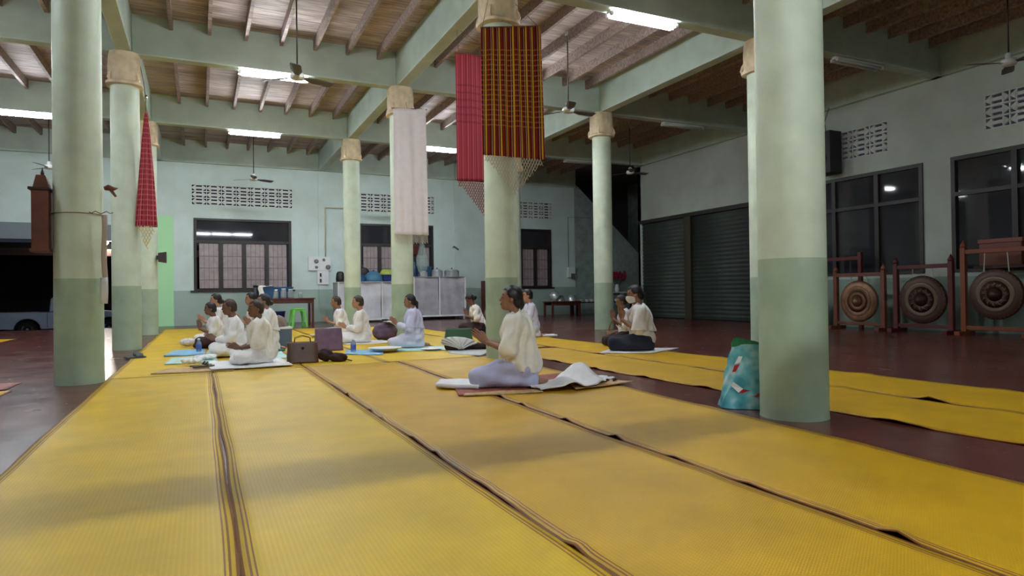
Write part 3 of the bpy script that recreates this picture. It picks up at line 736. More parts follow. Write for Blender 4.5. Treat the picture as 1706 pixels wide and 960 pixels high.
# ------------------------------------------------------------------ furniture along the back wall
def table(name, label, x0, x1, y0, y1, h, m, mt=None, leg=0.07, apron=0.12):
    t = thing(name, label, 'table', (x0, y0, 0)); W, D = x1 - x0, y1 - y0
    MB().box(-0.03, W + 0.03, -0.03, D + 0.03, h - 0.04, h).build('tabletop', mt or m, t, bevel=0.006)
    for a in (0, 1):
        for b in (0, 1):
            MB().box(a * (W - leg), a * (W - leg) + leg, b * (D - leg), b * (D - leg) + leg, 0, h - 0.04).build('leg', m, t)
    MB().box(leg, W - leg, 0.01, 0.035, h - 0.04 - apron, h - 0.04).build('apron', m, t)
    MB().box(leg, W - leg, D - 0.035, D - 0.01, h - 0.04 - apron, h - 0.04).build('apron', m, t)
    return t
table('wooden_table', 'dark red wooden table under the window with blue baskets on it', 1.40, 3.10, 20.55, 21.3, 0.84, M_wood_red)
def basket(name, label, x, y, z, w, d, h, m):
    t = thing(name, label, 'basket', (x, y, z)); s = 0.82
    mb = MB()
    def ring(k, zz): return [(-w / 2 * k, -d / 2 * k, zz), (w / 2 * k, -d / 2 * k, zz), (w / 2 * k, d / 2 * k, zz), (-w / 2 * k, d / 2 * k, zz)]
    v = ring(s, 0) + ring(1, h) + ring(0.94, h) + ring(s * 0.93, 0.012)
    f = [(3, 2, 1, 0)] + [(i, (i + 1) % 4, (i + 1) % 4 + 4, i + 4) for i in range(4)] + [(i + 4, (i + 1) % 4 + 4, (i + 1) % 4 + 8, i + 8) for i in range(4)] + [(i + 8, (i + 1) % 4 + 8, (i + 1) % 4 + 12, i + 12) for i in range(4)] + [(12, 13, 14, 15)]
    mb.add(v, f).build('body', m, t, bevel=0.006)
    MB().box(-w / 2 - 0.012, w / 2 + 0.012, -d / 2 - 0.012, d / 2 + 0.012, h - 0.025, h - 0.012).build('rim', m, t)
    return t
basket('plastic_basket', 'blue plastic basket with a white cloth over its rim on the wooden table', 1.78, 20.9, 0.84, 0.40, 0.36, 0.36, M_blue)
basket('plastic_basket', 'wide blue plastic basket behind the glass jars on the wooden table', 2.28, 21.0, 0.84, 0.52, 0.36, 0.34, M_blue)
t = thing('white_towel', 'white towel hanging over the edge of a blue basket', 'towel', (1.62, 20.66, 0.84))
def fn(u, v):
    s = v * 0.55; x = 0.36 * u * (1 if v < 0.5 else 0.9) - 0.05 + 0.02 * math.sin(v * 7)
    if s < 0.30: return (-0.08 + 0.13 * u + 0.02 * math.sin(s * 20), -0.02 + 0.01 * math.sin(u * 9), 0.06 + s)
    return (-0.06 + 0.36 * u, -0.02 + (s - 0.30) * 1.2, 0.375 + 0.012 * math.sin(u * 8))
cloth_sheet('towel_cloth', fn, 12, 14, M_white_cloth, t, 0.012)
M_jar = mat('clear_jar', (176, 186, 188), 0.1, alpha=0.55, spec=0.7)
for k, (x, h, r) in enumerate(((2.02, 0.24, 0.07), (2.24, 0.27, 0.09), (2.44, 0.25, 0.09), (2.72, 0.14, 0.06))):
    t = thing('jar', ('slim clear jar on the wooden table beside the towel', 'large clear jar in front of the wide blue basket', 'round clear jar beside the large jar on the wooden table', 'short clear jar alone near the end of the wooden table')[k], 'jar', (x, 20.68, 0.84))
    MB().lathe([(r * 0.9, 0), (r, 0.03), (r, h * 0.75), (r * 0.7, h * 0.9), (r * 0.7, h)], 18).build('glass', M_jar, t, smooth=True)
    MB().lathe([(r * 0.75, h), (r * 0.75, h + 0.025)], 18).build('lid', M_white, t)
t = thing('flask', 'dark metal flask standing at the end of the wooden table', 'flask', (1.47, 20.9, 0.84))
MB().lathe([(0.09, 0), (0.095, 0.02), (0.095, 0.30), (0.07, 0.34)], 20).build('body', mat('flask_dark', (46, 50, 54), 0.4), t, smooth=True)
MB().lathe([(0.07, 0.34), (0.07, 0.39), (0.03, 0.40)], 20).build('lid', M_black, t, smooth=True)
# green stool
t = thing('plastic_stool', 'bright green plastic stool in front of the wooden table', 'stool', (2.55, 19.95, 0), R(8))
MB().box(-0.155, 0.155, -0.15, 0.15, 0.50, 0.535).build('seat', mat('green_plastic', (112, 206, 82), 0.4), t, bevel=0.02)
for sx in (-1, 1):
    for sy in (-1, 1):
        mb = MB(); v = []
        for (z, c, w) in ((0, 0.205, 0.032), (0.35, 0.165, 0.03), (0.50, 0.135, 0.045)):
            for dx, dy in ((-1, -1), (1, -1), (1, 1), (-1, 1)): v.append((sx * c + dx * w, sy * (c - 0.01) + dy * w * 0.6, z))
        mb.add(v, [(3, 2, 1, 0), (8, 9, 10, 11)] + [(r * 4 + i, r * 4 + (i + 1) % 4, r * 4 + 4 + (i + 1) % 4, r * 4 + 4 + i) for r in range(2) for i in range(4)])
        mb.build('leg', MATS['green_plastic'], t, bevel=0.008)
for sy in (-1, 1): MB().prism([(-0.15, 0.50), (-0.14, 0.40), (-0.10, 0.455), (0, 0.47), (0.10, 0.455), (0.14, 0.40), (0.15, 0.50)], sy * 0.14 - 0.012, sy * 0.14 + 0.012, 'y').build('apron', MATS['green_plastic'], t)
t = thing('bucket', 'dark blue plastic bucket under the wooden table', 'bucket', (2.10, 20.85, 0))
MB().lathe([(0.15, 0), (0.20, 0.42), (0.215, 0.43), (0.215, 0.45), (0.19, 0.45), (0.14, 0.03)], 20).build('body', M_blue_dark, t, smooth=True)
MB().tube([(0.21 * math.cos(R(a)), 0.03, 0.44 - 0.16 * math.sin(R(a))) for a in range(0, 181, 15)], 0.006, 5).build('handle', M_white, t)

# cabinets under white sheets
def wrinkled(x, z, s): return 0.022 * math.sin(x * 7 + z * 5 + s) + 0.010 * math.sin(x * 3 - z * 9 + s * 2) + 0.006 * math.sin(x * 17 + z * 3)
M_sheet = mat('white_plastic_sheet', (214, 214, 220), 0.35, noise=0.05, nscale=4)
M_sheet2 = mat('grey_plastic_sheet', (176, 174, 180), 0.32, noise=0.08, nscale=4)
def cabinet(label, x0, x1, y0, y1, z0, z1, m, seed, split):
    t = thing('sheeted_cabinet', label, 'cabinet', (x0, y0, 0)); W, D = x1 - x0, y1 - y0
    MB().box(0.02, W - 0.02, 0.05, D, z0, z1 - 0.02).build('frame', mat('cabinet_frame', (150, 150, 154), 0.5), t)
    for i, (a, b) in enumerate(((0, split), (split, W))):
        mb = MB(); mb.grid(lambda u, v, a=a, b=b: (a + 0.02 + (b - a - 0.04) * u, -0.015 + wrinkled(a + (b - a) * u, z0 + (z1 - z0) * v, seed), z0 + (z1 - z0) * v), 24, 24)
        mb.build('front_sheet', m, t, smooth=True, solid=0.004, fix=False)
    MB().box(0, W, -0.07, D, z1 - 0.02, z1).build('top', m, t, bevel=0.006)
    for x in (0.0, split - 0.02, W - 0.04): MB().box(x, x + 0.04, -0.07, -0.035, z0 - 0.02, z1).build('post', M_white, t, bevel=0.004)
    MB().box(0, W, -0.065, 0.03, z0 - 0.03, z0 + 0.02).build('bottom_rail', M_white, t)
    for x in (0.02, W - 0.08):
        for y in (0.02, D - 0.08): MB().box(x, x + 0.06, y, y + 0.06, 0, z0).build('leg', M_white, t)
    return t
cabinet('tall white sheeted cabinet behind the column, crossed by creases, with blue tubs on top', 3.98, 5.86, 21.5, 22.4, 0.10, 1.34, M_sheet, 1.0, 1.45)
cabinet('wide grey sheeted cabinet with steel pots along its top', 6.66, 8.60, 22.0, 22.9, 0.14, 1.52, M_sheet2, 2.0, 0.95)
def lathe_thing(name, label, cat, loc, parts, group=None):
    t = thing(name, label, cat, loc, group=group)
    for nm, prof, m in parts: MB().lathe(prof, 24).build(nm, m, t, smooth=True)
    return t
lathe_thing('round_cover', 'black round cover standing at the end of the white sheeted cabinet', 'cover', (4.12, 21.75, 1.34), [('cover', [(0.13, 0), (0.14, 0.1), (0.12, 0.28), (0.08, 0.34), (0.01, 0.345)], M_black)])
lathe_thing('dish_cover', 'large blue domed food cover on the white sheeted cabinet', 'food cover', (5.24, 21.85, 1.342), [('dome', [(0.32, 0), (0.31, 0.1), (0.27, 0.22), (0.18, 0.31), (0.06, 0.36), (0.01, 0.365)], mat('blue_dome', (66, 118, 148), 0.45)), ('knob', [(0.02, 0.36), (0.03, 0.385), (0.01, 0.40)], M_blue)])
basket('plastic_tub', 'blue plastic tub beside the blue domed cover', 4.72, 21.75, 1.34, 0.36, 0.34, 0.22, M_blue)
basket('plastic_tub', 'deep blue plastic crate under the yellow green bowl', 5.70, 21.95, 1.34, 0.30, 0.4, 0.24, M_blue_dark)
lathe_thing('bowl', 'yellow green plastic bowl upside down on the blue crate', 'bowl', (5.70, 21.95, 1.58), [('bowl', [(0.22, 0), (0.215, 0.03), (0.16, 0.15), (0.10, 0.19), (0.01, 0.192)], mat('lime_plastic', (176, 190, 84), 0.45))])
t = thing('black_pan', 'black pan leaning behind the blue domed cover', 'pan', (4.98, 22.28, 1.345))
MB().lathe([(0.24, 0), (0.25, 0.03), (0.2, 0.05)], 20, (0, 0, 0.25), 'y').build('pan', M_black, t, smooth=True)
MB().box(-0.02, 0.02, -0.02, 0.01, 0.47, 0.58).build('handle', M_black, t)
for (nm, lab, x, r, h) in (('cooking_pot', 'small steel pot on the grey sheeted cabinet', 7.15, 0.15, 0.13), ('cooking_pot', 'medium steel pot on the grey sheeted cabinet', 7.66, 0.20, 0.20), ('cooking_pot', 'largest steel pot, with a domed lid, on the grey sheeted cabinet', 8.22, 0.27, 0.20)):
    t = thing(nm, lab, 'pot', (x, 22.35, 1.52), group='steel pots')
    MB().lathe([(r * 0.85, 0), (r, 0.03), (r, h), (r * 1.06, h + 0.008), (r * 0.97, h - 0.004)], 28).build('pot', M_steel, t, smooth=True)
    MB().lathe([(r, h), (r * 0.8, h + 0.05), (r * 0.2, h + 0.085), (0.02, h + 0.09)], 28).build('lid', M_steel, t, smooth=True)
    MB().lathe([(0.018, h + 0.088), (0.028, h + 0.115), (0.01, h + 0.125)], 12).build('knob', M_black, t, smooth=True)
t = thing('water_jug', 'tall dark blue plastic jug on the grey sheeted cabinet', 'jug', (6.86, 22.5, 1.52))
MB().lathe([(0.13, 0), (0.14, 0.05), (0.13, 0.42), (0.09, 0.50), (0.1, 0.55)], 20).build('body', mat('navy_plastic', (24, 46, 84), 0.4), t, smooth=True)
MB().tube([(0.12, 0, 0.42), (0.2, 0, 0.40), (0.21, 0, 0.2), (0.13, 0, 0.15)], 0.015, 6).build('handle', MATS['navy_plastic'], t)
basket('plastic_tub', 'teal blue plastic tub standing behind the steel pots', 7.30, 22.66, 1.52, 0.44, 0.3, 0.38, mat('teal_plastic', (28, 76, 104), 0.45))
t = thing('hanging_cloth', 'dark red cloth hanging over the window behind the white banner', 'cloth', (7.05, 23.28, 2.35))
def fn(u, v): return (0.40 * u, 0.01 * math.sin(u * 12), 0.36 * v)
cloth_sheet('cloth', fn, 10, 6, mat('maroon_cloth', (92, 34, 34), 0.85), t, 0.01)
# plastic bag tied round the white banner column
t = thing('plastic_bag', 'clear bluish plastic bag hanging beside the white banner column', 'bag', (4.20, 13.2, 1.35))
MB().lathe([(0.01, 0.78), (0.02, 0.70), (0.06, 0.55), (0.11, 0.35), (0.13, 0.18), (0.09, 0.04), (0.02, 0)], 16).build('film', mat('clear_film', (170, 196, 206), 0.15, alpha=0.35), t, smooth=True)
MB().tube([(0, 0, 0.77), (-0.1, 0.06, 0.85), (-0.16, 0.14, 0.86)], 0.005, 5).build('cord', M_rod, t)
# red wooden shelf, white box, leaning basin
t = thing('shelf_unit', 'small dark red wooden shelf by the back wall near the grey cabinet', 'shelf', (9.35, 21.9, 0))
for x in (0, 0.70): MB().box(x, x + 0.04, 0, 0.42, 0, 1.36).build('side_panel', M_wood_red, t)
for z in (0.08, 0.55, 0.95, 1.32): MB().box(0.04, 0.70, 0.0, 0.42, z, z + 0.04).build('shelf', M_wood_red, t)
MB().box(0.02, 0.72, 0.40, 0.42, 0, 1.34).build('back_panel', M_wood_dark, t)
t = thing('plastic_container', 'white plastic container on top of the red shelf', 'container', (9.60, 22.1, 1.36))
MB().box(-0.16, 0.16, -0.12, 0.12, 0, 0.14).build('body', M_white, t, bevel=0.015); MB().box(-0.17, 0.17, -0.13, 0.13, 0.14, 0.17).build('lid', M_white, t, bevel=0.008)
t = thing('steel_basin', 'round steel basin leaning on edge beside the red shelf', 'basin', (8.62, 19.8, 0.005)); 
o = MB().lathe([(0.10, 0.10), (0.19, 0.06), (0.23, 0.0), (0.25, 0.0), (0.20, 0.075), (0.10, 0.115)], 28, (0, 0, 0.25), 'y').build('basin', M_steel, t, smooth=True); o.rotation_euler = (R(14), 0, 0)
# low table with steel bowls, ledge with white cups, flowers
table('low_table', 'low dark wooden table loaded with steel bowls below the far window', 12.0, 13.25, 21.7, 22.4, 0.56, M_wood_red)
for k, (x, y, r, lab) in enumerate(((12.25, 21.9, 0.22, 'steel bowl tilted at the end of the low table'), (12.56, 22.12, 0.22, 'large upturned steel bowl in the middle of the low table'), (13.02, 21.98, 0.22, 'shiny upturned steel bowl at the far end of the low table'))):
    t = thing('steel_bowl', lab, 'bowl', (x, y, 0.565), group='steel bowls')
    o = MB().lathe([(r, 0), (r * 0.99, 0.015), (r * 0.9, 0.12), (r * 0.65, 0.21), (r * 0.3, 0.245), (0.01, 0.25)], 28).build('bowl', M_steel, t, smooth=True)
    MB().lathe([(r * 1.04, 0), (r * 1.04, 0.012)], 28).build('rim', M_steel, t)
    if k == 0: t.rotation_euler = (0, R(-38), 0); t.location.z = 0.73
t = thing('low_bench', 'long low dark bench under the stair wall with white cups on it', 'bench', (13.4, 22.3, 0))
MB().box(0, 3.0, 0, 0.45, 0.46, 0.50).build('benchtop', M_wood_dark, t, bevel=0.005)
for x in (0.05, 1.45, 2.88):
    for y in (0.03, 0.36): MB().box(x, x + 0.07, y, y + 0.06, 0, 0.46).build('leg', M_wood_dark, t)
cup = None
for k in range(12):
    x = 13.52 + k * 0.235
    if cup is None:
        cup = thing('cup', 'white cup standing in a row on the low bench', 'cup', (x, 22.45, 0.50), group='white cups on the bench')
        MB().lathe([(0.05, 0), (0.075, 0.09), (0.078, 0.10), (0.068, 0.10), (0.045, 0.012)], 14).build('body', M_white, cup, smooth=True)
        MB().tube([(0.07, 0, 0.08), (0.105, 0, 0.075), (0.105, 0, 0.035), (0.06, 0, 0.03)], 0.008, 5).build('handle', M_white, cup)
    else:
        c = copy_tree(cup); c.location = (x, 22.45 + 0.03 * math.sin(k * 2.2), 0.50); c.rotation_euler.z = k * 0.7
t = thing('white_shelf', 'narrow pale shelf on the stair wall below the pink flowers', 'shelf', (15.35, YB - 0.34, 0.84))
MB().box(0, 1.0, 0, 0.33, 0, 0.05).build('board', M_white, t, bevel=0.005)
for x in (0.12, 0.86): MB().prism([(0.02, 0), (0.33, 0), (0.33, -0.22)], x, x + 0.03, 'x').build('bracket', M_white, t)
t = thing('flower_arrangement', 'deep pink flower arrangement on the shelf by the stair wall', 'flowers', (15.98, YB - 0.17, 0.89))
MB().lathe([(0.08, 0), (0.11, 0.12), (0.07, 0.25), (0.09, 0.32)], 16).build('vase', M_white, t, smooth=True)
M_pet = mat('magenta_petal', (176, 30, 74), 0.6); rf = random.Random(3)
for k in range(26):
    a = rf.random() * 6.28; r = 0.42 * math.sqrt(rf.random()); z = 0.55 + 0.28 * rf.random()
    mb = MB(); cx, cy, cz = r * math.cos(a), 0.28 * r * math.sin(a), z
    for q in range(5):
        b = q * 1.257; mb.tube([(cx, cy, cz), (cx + 0.05 * math.cos(b), cy - 0.02, cz + 0.05 * math.sin(b)), (cx + 0.08 * math.cos(b), cy - 0.01, cz + 0.08 * math.sin(b))], 0.02, 5, rs=[0.012, 0.03, 0.012])
    fl = mb.build('flower', M_pet, t, smooth=True)
    MB().tube([(cx, cy, cz), (cx * 0.3, cy * 0.3, 0.3)], 0.006, 4).build('stem', mat('stem_green', (50, 92, 44), 0.6), fl)
# wicker basket by the column and the masked woman
t = thing('wicker_basket', 'brown wicker basket with a hooped handle beside the masked woman', 'basket', (6.78, 9.85, 0.0))
MB().lathe([(0.13, 0), (0.19, 0.10), (0.20, 0.20), (0.17, 0.20), (0.12, 0.02)], 20).build('body', mat('wicker', (124, 92, 58), 0.75, noise=0.3, nscale=50, bump=0.5, bscale=70), t, smooth=True)
MB().tube([(0.18 * math.cos(R(a)), 0, 0.19 + 0.24 * math.sin(R(a))) for a in range(0, 181, 12)], 0.014, 6).build('handle', MATS['wicker'], t)

# ------------------------------------------------------------------ gongs along the right wall
M_gong = mat('gong_bronze', (134, 96, 68), 0.4, metal=0.35, noise=0.25, nscale=6); M_gong_dark = mat('gong_dark', (78, 50, 40), 0.45, metal=0.2)
M_gong_light = mat('gong_light', (116, 94, 80), 0.4, metal=0.4); M_frame_or = mat('orange_frame', (132, 66, 34), 0.45); M_frame_red = mat('red_frame', (94, 28, 26), 0.45)
def gong(label, y, zc, r, style, frame, span, h):
    f = thing('gong_stand', label[0], 'gong stand', (13.0, y, 0)); s = span / 2
    for k in (-1, 1):
        MB().box(-0.045, 0.045, k * s - 0.045, k * s + 0.045, 0, h + 0.06).build('post', frame, f, bevel=0.006)
        MB().box(-0.25, 0.25, k * s - 0.05, k * s + 0.05, 0, 0.07).build('foot', frame, f, bevel=0.006)
        MB().lathe([(0.045, h + 0.06), (0.06, h + 0.09), (0.03, h + 0.15), (0.005, h + 0.20)], 12, (0, k * s, 0)).build('finial', frame, f, smooth=True)
    MB().box(-0.035, 0.035, -s, s, h - 0.06, h + 0.02).build('crossbar', frame, f, bevel=0.006)
    MB().box(-0.03, 0.03, -s, s, 0.10, 0.17).build('lower_bar', frame, f, bevel=0.006)
    g = thing('gong', label[1], 'gong', (13.0, y, zc))
    n = 48
    MB().lathe([(r * 0.97, 0.03), (r, -0.02), (r * 0.94, -0.06), (r * 0.72, -0.065)], n, axis='x').build('rim', M_gong_dark if style else M_gong, g, smooth=True)
    MB().lathe([(r * 0.72, -0.062), (r * 0.71, -0.072), (r * 0.63, -0.074), (r * 0.54, -0.066)], n, axis='x').build('ring', M_gong_light if style else M_gong, g, smooth=True)
    MB().lathe([(r * 0.54, -0.068), (r * 0.30, -0.074), (r * 0.28, -0.066)], n, axis='x').build('face', M_gong_dark if style else mat('gong_face', (112, 78, 54), 0.4, metal=0.3), g, smooth=True)
    MB().lathe([(r * 0.28, -0.068), (r * 0.16, -0.10), (r * 0.13, -0.14), (r * 0.05, -0.16), (0.004, -0.162)], 24, axis='x').build('boss', M_gong_dark if style else M_gong, g, smooth=True)
    if style:
        for k in range(12):
            a = k * PI / 6; MB().tube([(-0.072, r * q * math.cos(a + w), r * q * math.sin(a + w)) for q, w in ((0.31, 0), (0.40, 0.12), (0.50, -0.05))], 0.02, 6, rs=[0.010, 0.024, 0.008]).build('petal_boss', mat('gong_carving', (104, 70, 58), 0.45, metal=0.3), g, smooth=True)
        for k in range(36):
            a = k * PI / 18; MB().lathe([(0.022, 0), (0.016, -0.014), (0.003, -0.015)], 8, (-0.045, r * 0.93 * math.cos(a), r * 0.93 * math.sin(a)), 'x').build('stud', M_gong, g, smooth=True)
    for k in (-1, 1):
        MB().tube([(0, k * r * 0.45, r * 0.86), (0, k * r * 0.40, h - zc - 0.04)], 0.010, 5).build('cord', M_net, g)
gong(('brown wooden gong stand holding the plain bronze gong', 'plain bronze gong with smooth rings hung in a brown stand'), 9.66, 0.62, 0.45, 0, M_wood_brown, 1.14, 1.22)
gong(('dark red gong stand between the plain gong and the orange stand', 'dark gong with a carved flower face in the dark red stand'), 8.26, 0.66, 0.48, 1, M_frame_red, 1.10, 1.34)
gong(('bright orange brown gong stand at the large studded gong', 'large gong with a pale ring and studded edge in the orange stand'), 6.92, 0.76, 0.46, 1, M_frame_or, 1.12, 1.58)
t = thing('drum', 'black barrel drum half hidden behind the thick column', 'drum', (13.0, 11.25, 0.45))
MB().lathe([(0.36, -0.32), (0.42, -0.1), (0.42, 0.1), (0.36, 0.32)], 28, axis='x').build('shell', M_black, t, smooth=True)
MB().lathe([(0.355, 0), (0.35, -0.015)], 28, (-0.32, 0, 0), 'x').build('skin', mat('drum_skin', (72, 60, 52), 0.6), t)
for k in (-1, 1): MB().box(k * 0.2 - 0.04, k * 0.2 + 0.04, -0.35, 0.35, -0.45, -0.34).build('cradle', M_wood_dark, t)
t = thing('red_rail', 'dark red wooden rail standing behind the plain gong', 'rail', (13.45, 10.3, 0))
for y in (-0.35, 0.6): MB().box(-0.04, 0.04, y - 0.04, y + 0.04, 0, 1.72).build('post', M_frame_red, t, bevel=0.005)
MB().box(-0.03, 0.03, -0.4, 0.65, 1.55, 1.63).build('bar', M_frame_red, t, bevel=0.005)
t = thing('wooden_box', 'reddish wooden box on a ledge before the window behind the studded gong', 'box', (13.62, 7.10, 1.30))
MB().box(-0.16, 0.16, -0.36, 0.36, 0, 0.42).build('body', mat('dull_red_box', (120, 70, 58), 0.6), t, bevel=0.01); MB().box(-0.17, 0.17, -0.38, 0.38, 0.42, 0.50).build('lid', mat('dull_red_lid', (136, 82, 70), 0.6), t, bevel=0.01)
MB().box(-0.18, 0.16, -0.45, 0.45, -0.05, 0).build('ledge', M_wood_dark, t)

# ------------------------------------------------------------------ printed bag by the thick column
def bag_material():
    m, nt, b = nodes_of('printed_teal_bag')
    tc = N(nt, 'ShaderNodeTexCoord')
    n = N(nt, 'ShaderNodeTexNoise'); n.inputs['Scale'].default_value = 7; n.inputs['Detail'].default_value = 2; nt.links.new(tc.outputs['Object'], n.inputs['Vector'])
    r = N(nt, 'ShaderNodeValToRGB'); nt.links.new(n.outputs['Fac'], r.inputs['Fac']); e = r.color_ramp.elements
    e[0].position = 0.36; e[0].color = srgb((64, 150, 160)); e[1].position = 0.66; e[1].color = srgb((190, 218, 222))
    k = e.new(0.5); k.color = srgb((104, 182, 192))
    nt.links.new(r.outputs['Color'], b.inputs['Base Color']); b.inputs['Roughness'].default_value = 0.25
    return m
t = thing('printed_bag', 'teal printed plastic bag with a green top leaning on the thick column', 'bag', (3.80, 3.80, 0.004), R(-42))
def bagfn(u, v):
    a = 2 * PI * u; w = 0.205 - 0.075 * v; d = 0.12 * (1 - v) + 0.022
    cr = 1 + 0.05 * math.sin(a * 5 + v * 9) * (0.4 + v) + 0.03 * math.sin(a * 9 - v * 14)
    ca, sa = math.cos(a), math.sin(a)
    return (w * cr * math.copysign(abs(ca) ** 0.6, ca) + 0.03 * v, d * cr * math.copysign(abs(sa) ** 0.7, sa), 0.47 * v + 0.012 * math.sin(a * 3) * v)
mb = MB(); mb.grid(bagfn, 56, 26); mb.grid(lambda u, v: tuple(c * (1 if i == 2 else v) for i, c in enumerate(bagfn(u, 0))), 56, 2)
mb.build('bag_body', bag_material(), t, smooth=True, fix=False)
mb = MB(); mb.grid(lambda u, v: tuple(Vector(bagfn(u, 1)) * 1.0 + Vector((0, 0, 0.075 * v * (0.55 + 0.3 * math.sin(2 * PI * u * 3 + 2))))), 56, 3)
mb.build('bag_top', mat('bag_green', (38, 118, 76), 0.35), t, smooth=True, fix=False)
def decal(name, m, u0, v0, pts):
    """small print patch following the bag's front"""
    mb = MB(); vv = []
    for (du, dv) in pts:
        p = Vector(bagfn(u0 + du, v0 + dv)); c = Vector(bagfn(u0 + du, v0 + dv)); vv.append((c.x * 1.015, c.y * 1.02 - 0.004, c.z))
    mb.add(vv, [tuple(range(len(vv)))]); return mb.build(name, m, t)
M_pr = mat('print_red', (176, 34, 40), 0.35); M_pw = mat('print_white', (236, 236, 236), 0.35); M_pg = mat('print_yellow', (196, 196, 70), 0.35)
decal('print_patch', M_pw, 0.70, 0.26, [(-0.045, 0.10), (-0.02, 0.16), (0.04, 0.05), (0.02, -0.01)])
decal('print_patch', M_pr, 0.70, 0.26, [(0.02, -0.01), (0.04, 0.05), (0.10, -0.02), (0.08, -0.08)])
decal('print_patch', M_pr, 0.66, 0.58, [(-0.01, 0.0), (0.03, 0.0), (0.05, 0.12), (0.01, 0.10)])
decal('print_patch', M_pw, 0.66, 0.70, [(0.01, 0.0), (0.05, 0.02), (0.06, 0.11), (0.03, 0.12)])
decal('print_patch', M_pg, 0.83, 0.45, [(0, 0), (0.06, 0.0), (0.07, 0.16), (0.02, 0.18)])

# ------------------------------------------------------------------ pickup truck outside the doorway
t = thing('pickup_truck', 'silver pickup truck parked in the dark beyond the doorway', 'truck', (-5.9, 30.0, -0.56), R(8)); t.scale = (0.92,) * 3
M_car = mat('silver_paint', (150, 160, 184), 0.3, metal=0.3); M_tyre = mat('tyre', (20, 20, 20), 0.8); M_carglass = mat('car_glass', (16, 20, 30), 0.08, spec=0.8)
def arch(cx, r, n=9): return [(cx - r * math.cos(PI * k / n), 0.36 + r * math.sin(PI * k / n)) for k in range(n + 1)]
poly = [(-1.25, 0.42)] + arch(0, 0.44) + [(0.6, 0.36)] + [(2.2, 0.36)] + arch(2.85, 0.44) + [(3.55, 0.42), (3.62, 0.62), (3.58, 0.92), (3.3, 1.02), (2.35, 1.10), (0.95, 1.10), (0.95, 1.06), (-1.25, 1.06)]
MB().prism(poly, 0.0, 1.72, 'y').build('body', M_car, t, bevel=0.03)
MB().prism([(0.72, 1.06), (0.78, 1.62), (0.90, 1.70), (1.9, 1.70), (2.05, 1.62), (2.62, 1.08)], 0.08, 1.64, 'y').build('cab', M_car, t, bevel=0.04)
for a, b in ((0.92, 1.42), (1.50, 2.35)):
    MB().prism([(a, 1.14), (a + 0.03 if a < 1 else a, 1.56), ((b - 0.02) if a < 1 else 1.90, 1.56), (b, 1.14)], 0.065, 0.08, 'y').build('side_window', M_carglass, t)
for x in (0, 2.85):
    for y in (0.12, 1.60):
        w = MB().lathe([(0.22, -0.11), (0.33, -0.11), (0.36, -0.06), (0.36, 0.06), (0.33, 0.11), (0.22, 0.11)], 28, (x, y, 0.36), 'y').build('wheel', M_tyre, t, smooth=True)
        MB().lathe([(0.22, 0.08), (0.20, 0.115), (0.06, 0.10), (0.04, 0.12)], 20, (x, y, 0.36), 'y').build('hub', M_chrome, w, smooth=True)
MB().box(-1.35, -1.22, 0.05, 1.67, 0.45, 0.62).build('bumper', M_chrome, t, bevel=0.02)
MB().box(0.66, 0.68, -0.004, 0.0, 0.42, 1.05).build('door_gap', M_black, t); MB().box(1.5, 1.66, -0.02, 0.0, 0.92, 0.96).build('door_handle', M_chrome, t)
t = thing('yard_lamp', 'bright hooded lamp under the eave of the shed outside', 'lamp', (-3.72, 32.9, 3.38)); t.scale = (1.5,) * 3
MB().lathe([(0.24, 0), (0.05, 0.2), (0.03, 0.3)], 20, capped=False).build('shade', M_white, t, smooth=True)
MB().lathe([(0.02, 0.06), (0.09, 0.02), (0.10, -0.06), (0.05, -0.12), (0.01, -0.13)], 16).build('bulb', mat('yard_bulb', (255, 255, 255), 0.4, emit=(255, 250, 240), estr=20), t, smooth=True)
MB().tube([(0, 0, 0.3), (0, 0.1, 0.42), (0, 0.5, 0.42), (0, 1.0, 0.2)], 0.02, 6).build('arm', M_black, t)
t = thing('shed', 'dark shed with a pale eave beam standing outside the doorway', 'shed', (-10, 34.0, -0.56))
MB().box(0, 11, 0, 0.2, 0, 3.9).build('wall', mat('shed_wall', (26, 24, 22), 0.9), t)
MB().box(-0.2, 11.2, -0.9, 0.2, 3.52, 3.6).build('eave', mat('shed_eave', (120, 92, 84), 0.8), t); MB().box(-0.2, 11.2, -0.95, -0.88, 3.3, 3.54).build('fascia', MATS['shed_eave'], t)
# ------------------------------------------------------------------ people: distance-field bodies meshed with surface nets
def seg(P, a, b, ra, rb):
    a = np.asarray(a, np.float32); b = np.asarray(b, np.float32); ab = b - a; L = float(ab @ ab) + 1e-9
    d = P - a; t = np.clip((d @ ab) / L, 0, 1)
    q = d - t[..., None] * ab
    return np.sqrt((q * q).sum(-1)) - (ra + (rb - ra) * t)
def ell(P, c, r):
    d = P - np.asarray(c, np.float32); r = np.asarray(r, np.float32)
    k0 = np.sqrt(((d / r) ** 2).sum(-1)); k1 = np.sqrt(((d / (r * r)) ** 2).sum(-1)) + 1e-6
    return k0 * (k0 - 1.0) / k1
def smin(a, b, k):
    h = np.clip(0.5 + 0.5 * (b - a) / k, 0, 1)
    return b + (a - b) * h - k * h * (1 - h)
def grid_pts(lo, hi, res):
    n = [int(math.ceil((hi[i] - lo[i]) / res)) + 1 for i in range(3)]
    ax = [np.float32(lo[i]) + np.arange(n[i], dtype=np.float32) * np.float32(res) for i in range(3)]
    return np.stack(np.meshgrid(*ax, indexing='ij'), -1)
